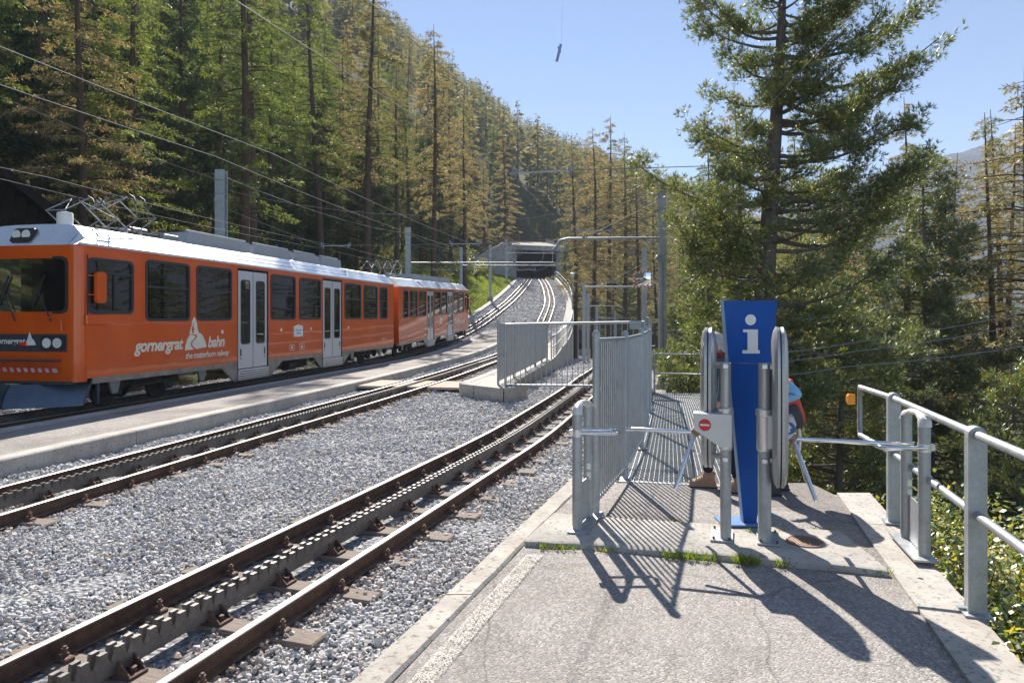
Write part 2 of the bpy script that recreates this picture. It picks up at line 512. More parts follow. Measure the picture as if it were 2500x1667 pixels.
_ys = np.arange(-20, 400, .1)
_sl = np.interp(_ys, [33, 50, 62, 85, 125], [0, .062, .15, .15, .06])
_zz = -.2 + np.concatenate([[0], np.cumsum(_sl[:-1]) * .1])
def zramp(y): return float(np.interp(y, _ys, _zz))
def zflat(y): return float(np.interp(y, [23, 30, 42, 60, 90, 120], [-.2, -.42, -1.0, -1.9, -3.4, -4.9]))
xA = hermite([(-8, -6.15), (3.95, -2.42), (8.95, -.80), (11.4, -.02), (14.85, .88), (21.4, 2.42), (27.2, 3.55), (42, 5.9), (60, 8.7), (77, 11.7), (90, 15.5), (105, 22), (120, 31)])
xB = hermite([(-8, -9.0), (8.1, -5.52), (22, -2.72), (31.5, -1.25), (40, .03), (50, 1.4), (63.85, 3.1), (73.6, 4.05), (83, 4.45), (95, 4.65), (113, 4.65), (130, 4.3)])
xC = hermite([(-8, -14.1), (13.0, -10.15), (31, -6.75), (41, -5.5), (50, -4.42), (57, -3.35), (67.6, -1.55), (75, -.4), (83, .6), (93, 1.62), (113, 2.9), (130, 3.6)])
xW = hermite([(17.2, -.22), (19.25, .09), (29.2, 1.67), (40, 2.95), (47.4, 3.95), (54.5, 4.8), (66, 5.92), (72, 6.35), (81, 6.8), (95, 6.9), (112, 7.1), (130, 7.3)])
def xPL(y): return -.813 + .341 * (y - 3.36)          # near platform, track side
def xPR(y): return 2.62 + .297 * (y - 3.49)           # near platform, valley side

def frame(fx, fz, y, off=0.0, dz=0.0):
    s = (fx(y + .2) - fx(y - .2)) / .4
    c = 1 / math.sqrt(1 + s * s)
    r = (c, -s * c)
    return (fx(y) + r[0] * off, y + r[1] * off, fz(y) + dz), r

def frames(fx, fz, y0, y1, step, off=0.0, dz=0.0):
    n = max(2, int(math.ceil((y1 - y0) / step)) + 1)
    return [frame(fx, fz, y0 + (y1 - y0) * i / (n - 1), off, dz) for i in range(n)]

def strip(name, ys, left, right, zl, zr_, mat, cols=1, kind='structure', parent=None, zf=None):
    """a sheet between x = left(y) and x = right(y)"""
    m = MB(); V = []
    for y in ys:
        a, b = left(y), right(y); za, zb = zl(y), zr_(y)
        for c in range(cols + 1):
            t = c / cols
            x = a + (b - a) * t
            V.append((x, y, za + (zb - za) * t + (zf(x, y) if zf else 0)))
    F = []
    n = cols + 1
    for i in range(len(ys) - 1):
        for c in range(cols): F.append((i * n + c, i * n + c + 1, (i + 1) * n + c + 1, (i + 1) * n + c))
    m.add(V, F)
    o = m.build(name, mat, parent, smooth=60)
    if kind and parent is None: o['kind'] = kind
    return o

# ------------------------------------------------------------------ terrain
def lerp(a, b, t): return a + (b - a) * t
def sstep(a, b, x):
    t = min(1, max(0, (x - a) / (b - a))); return t * t * (3 - 2 * t)
def xL(y): return xC(min(y, 116)) - 2.35
def xR(y):
    if y < 7.15: return xPR(max(y, -10)) - .25
    return xA(min(y, 110)) + 1.9
def wob(x, y, a=1.0):
    return a * (math.sin(x * .31 + y * .17) * .35 + math.sin(x * .11 - y * .23 + 2) * .5 + math.sin(x * .73 + y * .61 + 1) * .14)
def far_h(x, y):
    b = 14.0 + .30 * (y - 120) if y > 120 else 14.0 + .1 * (y - 120)
    return b + (.78 * (5 - x) if x < 5 else -.42 * (x - 5))
def hL(d, y):
    """ground on the uphill side, d metres out from the railway"""
    rise = .18 * min(d, 3) + .50 * max(0, d - 3)
    near = zramp(min(y, 117)) - .25 + rise
    return near
def hR(e, y):
    k = float(np.interp(y, [8, 30, 75], [.62, .5, .10]))
    z = zflat(min(max(y, 0), 110)) - .35 - (k * e if e < 40 else k * 40 + .18 * (e - 40))
    if y < 7.15: z = -.25 - .75 * e if e < 30 else -.25 - 22.5 - .2 * (e - 30)
    return max(z, -70)
def ground(x, y):
    t = sstep(118, 190, y)
    l, r = xL(y), xR(y)
    if x < l: z = hL(l - x, y) + wob(x, y, min(1, (l - x) / 6))
    elif x > r: z = hR(x - r, y) + wob(x, y, min(1, (x - r) / 8))
    else:
        z = (zflat(y) - .75 if (y > 40 and x > xW(y) + .8) else min(zramp(min(y, 117)), zflat(y)) - 1.3) if y > 8 else -1.4
    if t > 0: z = lerp(z, far_h(x, y) + wob(x, y, 2.0), t)
    return z

def build_terrain():
    ys = [-25, -15, -8, -3, 0, 2, 3, 4, 5, 6, 6.6, 7.14, 7.16, 7.8, 8.6] + [9.5 + i * 1.4 for i in range(14)] + [30 + i * 2.6 for i in range(35)] + [122 + i * 5 for i in range(16)] + [205 + i * 14 for i in range(14)] + [410 + i * 30 for i in range(14)]
    do = [0, .4, .9, 1.6, 2.4, 3.2, 4.2, 5.4, 6.8, 8.4, 10.2, 12.4, 15, 18, 22, 26, 31, 37, 44, 52, 62, 75, 92, 115, 145, 185, 240, 320, 420]
    V = []; F = []
    for y in ys:
        l, r = xL(y), xR(y)
        xs = [l - d for d in reversed(do)] + [l + .02, r - .02] + [r + d for d in do]
        for x in xs: V.append((x, y, ground(x, y)))
    n = 2 * len(do) + 2
    for i in range(len(ys) - 1):
        for c in range(n - 1): F.append((i * n + c, i * n + c + 1, (i + 1) * n + c + 1, (i + 1) * n + c))
    m = MB(); m.add(V, F)
    o = m.build('hillside', MAT['floor'], None, smooth=80)
    o['kind'] = 'structure'
build_terrain()

g = MB(); g.add([(-2200, -600, -72), (2200, -600, -72), (2200, 1700, -72), (-2200, 1700, -72)], [(0, 1, 2, 3)])
g.build('valley_ground', MAT['floor'])['kind'] = 'structure'

def mountain():
    """far valley side with a snow streaked peak at its outer end"""
    k = NT('far_mountain_rock')
    geo = k.n('NewGeometry'); sep = k.n('SeparateXYZ'); k.l(geo.outputs['Position'], sep.inputs[0])
    hgt = k.n('MapRange'); k.l(sep.outputs[2], hgt.inputs[0]); hgt.inputs[1].default_value = 265; hgt.inputs[2].default_value = 350
    f = k.noise(.015, 9, .68); f2 = k.noise(.05, 8, .7)
    snow = k.n('Math', operation='MULTIPLY'); k.l(hgt.outputs[0], snow.inputs[0]); k.l(k.ramp(f2, [(.42, 0.0), (.56, 1.0)]), snow.inputs[1])
    c = k.ramp(f, [(.3, (.06, .065, .075)), (.5, (.10, .10, .105)), (.7, (.15, .145, .14))])
    k.base(k.mix(snow.outputs[0], c, (.75, .78, .82)))
    k.bump(f2, 1.0, 9.0)
    k.set(.95, spec=.1)
    us = np.linspace(-.2, 1.5, 120)
    crest = np.interp(us, [-.2, .2, .40, .515, .565, .62, .66, .70, .75, .80, .9, 1.5], [.05, .10, .165, .200, .222, .236, .246, .262, .300, .308, .30, .22])
    V = []; F = []; rows = 26
    r2 = np.random.default_rng(3)
    jag = np.cumsum(r2.normal(0, .0016, 120)); jag -= np.linspace(jag[0], jag[-1], 120)
    for j in range(rows):
        t = j / (rows - 1)
        for i, u in enumerate(us):
            Y = 700 + 500 * t
            zt = (crest[i] + jag[i]) * 1200
            z = -72 + (zt + 72) * (t ** 1.25) + 10 * math.sin(u * 46 + t * 5) * t * (1 - t) * 3 + r2.normal(0, 3.5) * t * (1 - t) * 3
            V.append((u * Y, Y, z))
    n = len(us)
    for j in range(rows - 1):
        for i in range(n - 1): F.append((j * n + i, j * n + i + 1, (j + 1) * n + i + 1, (j + 1) * n + i))
    for i, u in enumerate(us): V.append((u * 1500, 1600, -72))
    b = (rows - 1) * n
    for i in range(n - 1): F.append((b + i, b + i + 1, b + n + i + 1, b + n + i))
    m = MB(); m.add(V, F)
    m.build('mountain', k.m, None, smooth=70)['kind'] = 'structure'
mountain()

# ------------------------------------------------------------------ track bed
def yr(a, b, s): 
    n = max(1, int(round((b - a) / s))); return [a + (b - a) * i / n for i in range(n + 1)]
def bed_wob(x, y): return .012 * math.sin(x * 5.1 + y * 2.3) + .010 * math.sin(x * 2.2 - y * 4.1)
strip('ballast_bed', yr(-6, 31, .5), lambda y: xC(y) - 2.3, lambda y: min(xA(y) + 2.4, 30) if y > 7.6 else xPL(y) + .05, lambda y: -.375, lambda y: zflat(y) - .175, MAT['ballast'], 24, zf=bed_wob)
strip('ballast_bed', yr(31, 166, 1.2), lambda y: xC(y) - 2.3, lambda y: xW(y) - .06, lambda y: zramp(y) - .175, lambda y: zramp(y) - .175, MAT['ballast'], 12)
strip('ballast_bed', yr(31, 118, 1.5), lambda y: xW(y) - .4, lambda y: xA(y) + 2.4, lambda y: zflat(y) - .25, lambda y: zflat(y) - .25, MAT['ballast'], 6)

# ------------------------------------------------------------------ near platform
def quad_prism(m, c4, z0, z1):
    m.add([(x, y, z0) for x, y in c4] + [(x, y, z1) for x, y in c4], [(3, 2, 1, 0), (4, 5, 6, 7), (0, 1, 5, 4), (1, 2, 6, 5), (2, 3, 7, 6), (3, 0, 4, 7)])

def near_platform():
    # asphalt sheet, gently uneven
    ys = yr(-5, 7.45, .22); cols = 26
    m = MB(); V = []; F = []
    for y in ys:
        a = xPL(y) + .215; b = xPR(y) - .33
        if y > 6.95: b = min(b, 3.3 + (y - 6.95) * -.1)
        for c in range(cols + 1):
            x = a + (b - a) * c / cols
            V.append((x, y, .004 * math.sin(x * 3 + y * 2.1) + .004 * math.sin(x * 1.3 - y * 1.9) - .004))
    n = cols + 1
    for i in range(len(ys) - 1):
        for c in range(cols): F.append((i * n + c, i * n + c + 1, (i + 1) * n + c + 1, (i + 1) * n + c))
    m.add(V, F)
    p = m.build('platform', MAT['asphalt'], None, smooth=60); p['kind'] = 'structure'
    p['label'] = 'grey asphalt station platform with worn white line in front of turnstiles'
    b = MB()
    quad_prism(b, [(xPL(-5) + .1, -5), (xPR(-5) - .15, -5), (xPR(6.9) - .15, 6.9), (xPL(6.9) + .1, 6.9)], -1.6, -.03)
    quad_prism(b, [(xPL(6.9) + .1, 6.902), (xPR(6.9) - .2, 6.902), (3.35, 7.08), (1.1, 7.5)], -1.6, -.034)
    b.build('foundation', MAT['kerb'], p)
    # kerb blocks on the track side
    y = -5.0; r = random.Random(5)
    cuts = [-5, -2.9, -.9, 1.1, 2.75, 4.42, 6.05, 7.72]
    for a, c in zip(cuts[:-1], cuts[1:]):
        k = MB(); dz = r.uniform(-.008, .008); t = .006
        y0, y1 = a + t, c - t
        N = 9; P = []; Fk = []
        for i in range(N):
            yy = y0 + (y1 - y0) * i / (N - 1)
            xa, xb = xPL(yy) + dz + r.uniform(-.006, .006), xPL(yy) + .205 + r.uniform(-.006, .006)
            e = .018
            P += [(xa, yy, -.45), (xa, yy, -.012 + dz - e), (xa + e, yy, .006 + dz + r.uniform(-.003, .003)), (xb - e, yy, .008 + dz + r.uniform(-.003, .003)), (xb, yy, -.012 + dz), (xb, yy, -.4)]
        for i in range(N - 1):
            for j in range(5): Fk.append((i * 6 + j, i * 6 + j + 1, i * 6 + 7 + j, i * 6 + 6 + j))
        Fk += [tuple(range(6)), tuple((N - 1) * 6 + j for j in range(5, -1, -1))]
        k.add(P, Fk); k.build('kerb_stone', MAT['kerb'], p, smooth=35)
    cuts = [-5, -2.4, .2, 2.4, 4.37, 5.9, 6.98]
    for a, c in zip(cuts[:-1], cuts[1:]):
        k = MB(); dz = r.uniform(-.004, .012)
        quad = [(xPR(a + .008) - .335, a + .008), (xPR(a + .008), a + .008), (xPR(c - .008), c - .008), (xPR(c - .008) - .335, c - .008)]
        quad_prism(k, quad, -.35, .012 + dz)
        k.build('edge_slab', MAT['concrete'], p)
    # two raised concrete slabs crossing the platform
    sl = MB()
    f0 = [(.10, 5.40), (.62, 5.31), (1.24, 5.15), (1.95, 4.97), (2.62, 4.76)]
    b0 = [(.40, 6.25), (.88, 6.11), (1.58, 5.96), (2.12, 5.86), (2.74, 5.74)]
    rr = random.Random(8)
    for nm, i0, i1 in (('concrete_slab', 0, 2), ('concrete_slab', 2, 4)):
        k = MB(); fr = []; bk = []
        for i in range(i0, i1):
            for q in range(5):
                t = q / 4
                if q == 4 and i < i1 - 1: continue
                fr.append((lerp(f0[i][0], f0[i + 1][0], t), lerp(f0[i][1], f0[i + 1][1], t) + rr.uniform(-.014, .014)))
                bk.append((lerp(b0[i][0], b0[i + 1][0], t), lerp(b0[i][1], b0[i + 1][1], t) + rr.uniform(-.006, .006)))
        if i0 == 2: fr[0] = (fr[0][0] + .006, fr[0][1]); bk[0] = (bk[0][0] + .006, bk[0][1])
        V = []; F = []
        for (fx, fy), (bx, by) in zip(fr, bk):
            V += [(fx, fy, -.03), (fx, fy + .004, .034 + rr.uniform(-.006, .004)), (lerp(fx, bx, .04), lerp(fy, by, .04), .048), (lerp(fx, bx, .95), lerp(fy, by, .95), .026), (bx, by, -.02)]
        for i in range(len(fr) - 1):
            for j in range(4): F.append((i * 5 + j, i * 5 + j + 1, i * 5 + 6 + j, i * 5 + 5 + j))
        F += [tuple(range(5)), tuple((len(fr) - 1) * 5 + j for j in range(4, -1, -1))]
        k.add(V, F); k.build(nm, MAT['concrete'], p, smooth=40)
    # worn white line
    w = NT('worn_white_line')
    f = w.noise(9, 8, .85); v = w.voro(150)
    hold = w.ramp(w.mix(.45, f, v.outputs['Color']), [(.44, 0.0), (.60, .75)])
    tr = w.n('BsdfTransparent'); mx = w.n('MixShader'); w.l(hold, mx.inputs[0]); w.l(tr.outputs[0], mx.inputs[1]); w.l(w.b.outputs[0], mx.inputs[2]); w.l(mx.outputs[0], w.o.inputs['Surface'])
    w.base((.58, .55, .49)); w.set(.8)
    k = MB()
    ya = yr(-4, 5.18, .25)
    for a, c in zip(ya[:-1], ya[1:]):
        k.add([(xPL(a) + .30, a, .006), (xPL(a) + .43, a, .006), (xPL(c) + .43, c, .006), (xPL(c) + .30, c, .006)], [(0, 1, 2, 3)])
    k.build('painted_line', w.m, p)
    # iron cover in the slab
    k = MB(); k.lathe((2.30, 5.36, .044), [(.14, -.02), (.14, .006), (.128, .009), (.12, .004), (.02, .006)], 24)
    for i in range(-4, 5): k.box((2.30 + i * .025, 5.36, .051), (.010, 2 * math.sqrt(max(.0004, .0130 - (i * .025) ** 2)), .006))
    k.build('drain_cover', MAT['iron'], p, smooth=30)
    return p
PLAT = near_platform()

# ------------------------------------------------------------------ grating walkway
def walkway():
    o = wthing('grating_walkway', (2.4, 7.5, -.05), 'grey steel grating walkway running on behind the turnstiles beside the bar fence', 'walkway')
    A, B, C, D = Vector((1.17, 7.55, 0)), Vector((3.44, 16.6, 0)), Vector((4.58, 16.3, 0)), Vector((2.78, 7.2, 0))
    def P(s, t, z): 
        p = A.lerp(D, s).lerp(B.lerp(C, s), t); return (p.x, p.y, z)
    segs = 5
    for k in range(segs):
        t0, t1 = k / segs + .0015, (k + 1) / segs - .0015
        m = MB()
        n = 30
        for i in range(n + 1): m.bar(P(i / n, t0, -.022), P(i / n, t1, -.022), .007, .032)
        nc = 30
        for i in range(nc + 1):
            t = t0 + (t1 - t0) * i / nc
            m.bar(P(0, t, -.016), P(1, t, -.016), .008, .012)
        m.build('grating_panel', MAT['galv'], o, fix=False)
    for s in (0.0, .5, 1.0):
        m = MB(); m.bar(P(s, 0, -.13), P(s, 1, -.13), .08, .18); m.build('girder', MAT['galv_dark'], o)
    m = MB(); m.bar(P(-.005, -.004, -.02), P(1.0, -.004, -.02), .05, .06); m.build('threshold', MAT['alu'], o)
    m = MB(); m.bar(P(-.012, 0, .03), P(-.012, 1, .03), .012, .11); m.build('toe_board', MAT['galv'], o)
    return o
walkway()

# ------------------------------------------------------------------ middle platform
def mid_platform():
    L = lambda y: xC(y) + 1.62
    Rr = lambda y: xB(y) - 1.52
    z = lambda y: zramp(y) + .10
    o = strip('platform', yr(-4, 55, .8), lambda y: L(y) + .3, lambda y: Rr(y) - .28, lambda y: z(y) - .004, lambda y: z(y) - .004, MAT['asphalt'], 6)
    o['label'] = 'long low platform between the orange train and the middle track'
    for f, s, lab in ((L, 1, .3), (Rr, -1, .28)):
        y = -4.0
        while y < 54.5:
            y1 = min(y + 3.1, 55.0); m = MB()
            N = 4; P = []; F = []
            for i in range(N + 1):
                yy = y + .008 + (y1 - y - .016) * i / N
                a = f(yy); b = a + s * (lab - .004)
                zz = z(yy) + .006
                P += [(a, yy, zz - .4), (a, yy, zz - .02), (a + s * .02, yy, zz), (b, yy, zz), (b, yy, zz - .3)]
            for i in range(N):
                for j in range(4): F.append((i * 5 + j, i * 5 + j + 1, i * 5 + 6 + j, i * 5 + 5 + j))
            F += [tuple(range(5)), tuple(N * 5 + j for j in range(4, -1, -1))]
            m.add(P, F); m.build('kerb_stone', MAT['concrete'], o, smooth=30)
            y = y1
    e = MB(); a, b = L(55), Rr(55); e.add([(a, 55.01, z(55)), (b, 55.01, z(55)), (b, 55.01, z(55) - .5), (a, 55.01, z(55) - .5)], [(0, 1, 2, 3)])
    e.build('end_face', MAT['concrete'], o)
    # faint white edge line
    m = MB()
    for a, c in zip(yr(-4, 54, 1.0)[:-1], yr(-4, 54, 1.0)[1:]):
        m.add([(L(a) + .36, a, z(a) + .004), (L(a) + .44, a, z(a) + .004), (L(c) + .44, c, z(c) + .004), (L(c) + .36, c, z(c) + .004)], [(0, 1, 2, 3)])
    m.build('painted_line', plain('faded_line', (.50, .49, .47), .8), o)
mid_platform()

# ------------------------------------------------------------------ wedge platform and the ramp wall
def wedge():
    zt = lambda y: zramp(y) + .20
    inner = lambda y: max(xB(y) + 1.82, -5)
    o = MB()
    ys = [18.75] + yr(19.6, 74, .9)
    V = []; F = []
    for y in ys:
        a = inner(y) + .30; b = xW(y) - .34
        V += [(a, y, zt(y) - .004), (b, y, zt(y) - .004)]
    for i in range(len(ys) - 1): F.append((2 * i, 2 * i + 1, 2 * i + 3, 2 * i + 2))
    o.add(V, F)
    p = o.build('platform', MAT['concrete'], None, smooth=60); p['kind'] = 'structure'
    p['label'] = 'narrowing concrete platform tip between middle track and near track'
    # nose stones
    nose = [(-1.45, 18.62), (-1.02, 18.12), (-.22, 17.25)]
    inn = [(-1.14, 18.95), (-.86, 18.78), (.06, 18.55)]
    for (a, b), (c, d) in zip(zip(nose[:-1], nose[1:]), zip(inn[:-1], inn[1:])):
        m = MB(); e = .012
        A, B = Vector(a), Vector(b); u = (B - A).normalized() * e
        Cc, Dd = Vector(c), Vector(d)
        quad_prism(m, [tuple(A + u), tuple(B - u), tuple(Dd - u), tuple(Cc + u)], -.45, .008)
        m.build('kerb_stone', MAT['concrete'], p)
    m = MB(); quad_prism(m, [(-.20, 17.24), (.10, 17.65), (.42, 18.5), (.07, 18.54)], -.45, .006); m.build('kerb_stone', MAT['concrete'], p)
    # inner kerb
    y = 18.9
    while y < 73.9:
        y1 = min(y + 3.0, 74); m = MB(); N = 4; P = []; Fk = []
        for i in range(N + 1):
            yy = y + .008 + (y1 - y - .016) * i / N; a = inner(yy); z = zt(yy)
            P += [(a, yy, z - .5), (a, yy, z - .015), (a + .015, yy, z + .004), (a + .296, yy, z + .004), (a + .296, yy, z - .4)]
        for i in range(N):
            for j in range(4): Fk.append((i * 5 + j, i * 5 + j + 1, i * 5 + 6 + j, i * 5 + 5 + j))
        Fk += [tuple(range(5)), tuple(N * 5 + j for j in range(4, -1, -1))]
        m.add(P, Fk); m.build('kerb_stone', MAT['concrete'], p, smooth=30); y = y1
    # retaining wall with coping
    w = MB(); P = []; Fw = []
    yw = yr(18.45, 118, 1.1)
    for y in yw:
        x = xW(y); z = zt(y); zb = zflat(y) - .6
        P += [(x + .02, y, zb), (x, y, z - .10), (x + .03, y, z - .095), (x + .03, y, z), (x - .34, y, z + .003), (x - .34, y, z - .6)]
    for i in range(len(yw) - 1):
        for j in range(5): Fw.append((i * 6 + j, i * 6 + j + 1, i * 6 + 7 + j, i * 6 + 6 + j))
    w.add(P, Fw)
    wl = w.build('retaining_wall', MAT['concrete'], None, smooth=35)
    tag(wl, 'curving concrete retaining wall carrying the ramp up to the tunnel', 'wall')
    # left kerb of the ramp
    k = MB(); P = []; Fk = []
    yk = yr(52, 117, 1.2)
    for y in yk:
        x = xC(y) - 1.65; z = zramp(y) + .02
        P += [(x, y, z - .3), (x, y, z), (x - .5, y, z + .01), (x - .5, y, z - .4)]
    for i in range(len(yk) - 1):
        for j in range(3): Fk.append((i * 4 + j, i * 4 + j + 1, i * 4 + 5 + j, i * 4 + 4 + j))
    k.add(P, Fk); o2 = k.build('kerb', MAT['concrete'], None, smooth=30); o2['kind'] = 'structure'
wedge()

# ------------------------------------------------------------------ tracks
RAIL_WEB = [(-.055, -.135), (.055, -.135), (.052, -.122), (.012, -.108), (.010, -.034), (.028, -.028), (.028, -.012), (-.028, -.012), (-.028, -.028), (-.010, -.034), (-.012, -.108), (-.052, -.122)]
RAIL_HEAD = [(-.0275, -.0118), (.0275, -.0118), (.0265, -.004), (.020, 0), (-.020, 0), (-.0265, -.004)]
def clip_mesh():
    m = MB()
    m.box((0, 0, .012), (.09, .075, .03), 0, .006)
    m.box((-.02, 0, .034), (.055, .06, .026), 0, .006)
    m.lathe((.0, 0, .036), [(.013, 0), (.013, .024), (.019, .024), (.019, .044), (.011, .046), (.011, .058)], 8)
    return m.mesh('rail_clip', MAT['bolt'], 35)
def bracket_mesh():
    m = MB()
    m.box((0, 0, .01), (.30, .14, .018), 0, .004)
    for s in (-1, 1):
        m.prism([(.04 * s, .015), (.145 * s, .015), (.055 * s, .10), (.04 * s, .10)], lambda a, b, d: (a, d, b), -.062, -.050)
        m.prism([(.04 * s, .015), (.145 * s, .015), (.055 * s, .10), (.04 * s, .10)], lambda a, b, d: (a, d, b), .050, .062)
        m.lathe((.10 * s, 0, .018), [(.016, 0), (.016, .012), (.022, .012), (.022, .034)], 8)
    return m.mesh('rack_bracket', MAT['bolt'], 35)
CLIP = clip_mesh(); BRK = bracket_mesh()
def sleeper_mesh(i):
    r = random.Random(40 + i); m = MB()
    m.box((0, 0, -.07), (1.82 + r.uniform(-.05, .05), .21 + r.uniform(-.02, .02), .14), 0, .012)
    return m.mesh('sleeper', MAT['sleeper'])
SLP = [sleeper_mesh(i) for i in range(4)]
SLEEPERS = []

def track(name, fx, fz, y0, y1, ydet, yteeth, label):
    t = wthing(name, (fx(max(y0, 4)), max(y0, 4), -.3), label, 'railway track')
    for s in (-1, 1):
        a = frames(fx, fz, y0, min(y1, 40), .6, s * .5275) + (frames(fx, fz, 41, y1, 1.2, s * .5275) if y1 > 41 else [])
        m = MB(); m.sweep(RAIL_WEB, a); r = m.build('rail', MAT['rust'], t, smooth=30)
        m = MB(); m.sweep(RAIL_HEAD, a); m.build('rail_head', MAT['head'], r, smooth=30)
    # rack: two toothed plates
    m = MB()
    for off in (-.032, .032):
        fr = frames(fx, fz, y0, min(y1, 40), .6, off) + (frames(fx, fz, 41, y1, 1.2, off) if y1 > 41 else [])
        if yteeth <= y0: pr = [(-.014, -.10), (.014, -.10), (.014, .045), (-.014, .045)]
        else: pr = [(-.014, -.10), (.014, -.10), (.014, -.030), (-.014, -.030)]
        m.sweep(pr, fr)
        y = y0; 
        while y < yteeth:
            s = (fx(y + .2) - fx(y - .2)) / .4; c = 1 / math.sqrt(1 + s * s)
            (px, py, pz), rv = frame(fx, fz, y, off)
            tv = (s * c, c)
            P = []
            for h, w in ((-.031, .050), (.012, .030), (.050, .026)):
                for sa, sb in ((-1, -1), (1, -1), (1, 1), (-1, 1)):
                    P.append((px + rv[0] * .0145 * sa + tv[0] * w * sb, py + rv[1] * .0145 * sa + tv[1] * w * sb, pz + h))
            F = [(8, 9, 10, 11)]
            for q in range(2):
                for j in range(4): F.append((q * 4 + j, q * 4 + (j + 1) % 4, q * 4 + 4 + (j + 1) % 4, q * 4 + 4 + j))
            m.add(P, F)
            y += .12 * c
        if yteeth > y0 and y1 > yteeth:
            m.sweep([(-.013, -.031), (.013, -.031), (.013, .045), (-.013, .045)], frames(fx, fz, yteeth, y1, 1.2, off))
    m.build('rack_rail', MAT['rack'], t, fix=False)
    y = y0 + .3; i = 0
    while y < ydet:
        (px, py, pz), rv = frame(fx, fz, y)
        ang = math.atan2(rv[1], rv[0])
        o = link('sleeper', SLP[i % 4], t); o.location = (px - t.location.x, py - t.location.y, pz - .137 - t.location.z); o.rotation_euler = (0, 0, ang + rnd.uniform(-.015, .015))
        SLEEPERS.append((px, py, ang))
        for s in (-1, 1):
            for q in (-1, 1):
                (cx, cy, cz), _ = frame(fx, fz, y, s * .5275 + q * .085)
                c = link('rail_clip', CLIP, t); c.location = (cx - t.location.x, cy - t.location.y, cz - .137 - t.location.z)
                c.rotation_euler = (0, 0, ang + (math.pi if q < 0 else 0))
        if name == 'railway_track':
            b = link('rack_bracket', BRK, t); b.location = (px - t.location.x, py - t.location.y, pz - .137 - t.location.z); b.rotation_euler = (0, 0, ang)
        y += .705; i += 1
    return t
TA = track('railway_track', xA, zflat, 1.0, 100, 20, 26, 'rusty rack railway track nearest the platform edge with toothed centre rack')
TB = track('railway_track', xB, zramp, 3.5, 117, 27, 30, 'middle rack railway track running past the wedge platform up to the tunnel')
TC = track('railway_track', xC, zramp, 4, 117, 12, 4, 'shaded track under the orange train, climbing along the grass bank')

def crossing():
    for nm, x0, x1, lab in (('crossing_board', -1.50, -.66, 'pale timber crossing board between middle platform and middle track'),
                            ('crossing_board', -.42, .42, 'timber crossing board lying between the two rails of the middle track'),
                            ('crossing_board', .66, 1.78, 'pale timber crossing board between middle track and concrete platform tip')):
        m = MB()
        e = wthing('level_crossing', (xB(21) + (x0 + x1) / 2, 21, -.3), lab, 'crossing')
        for k in range(3):
            y = 20.15 + k * .62
            (px, py, pz), rv = frame(xB, zramp, y)
            m = MB(); a0, a1 = x0 + .01, x1 - .01
            m.bar((px + rv[0] * a0, py + rv[1] * a0, pz - .035), (px + rv[0] * a1, py + rv[1] * a1, pz - .035), .60, .07)
            m.build('plank', MAT['board'], e)
crossing()

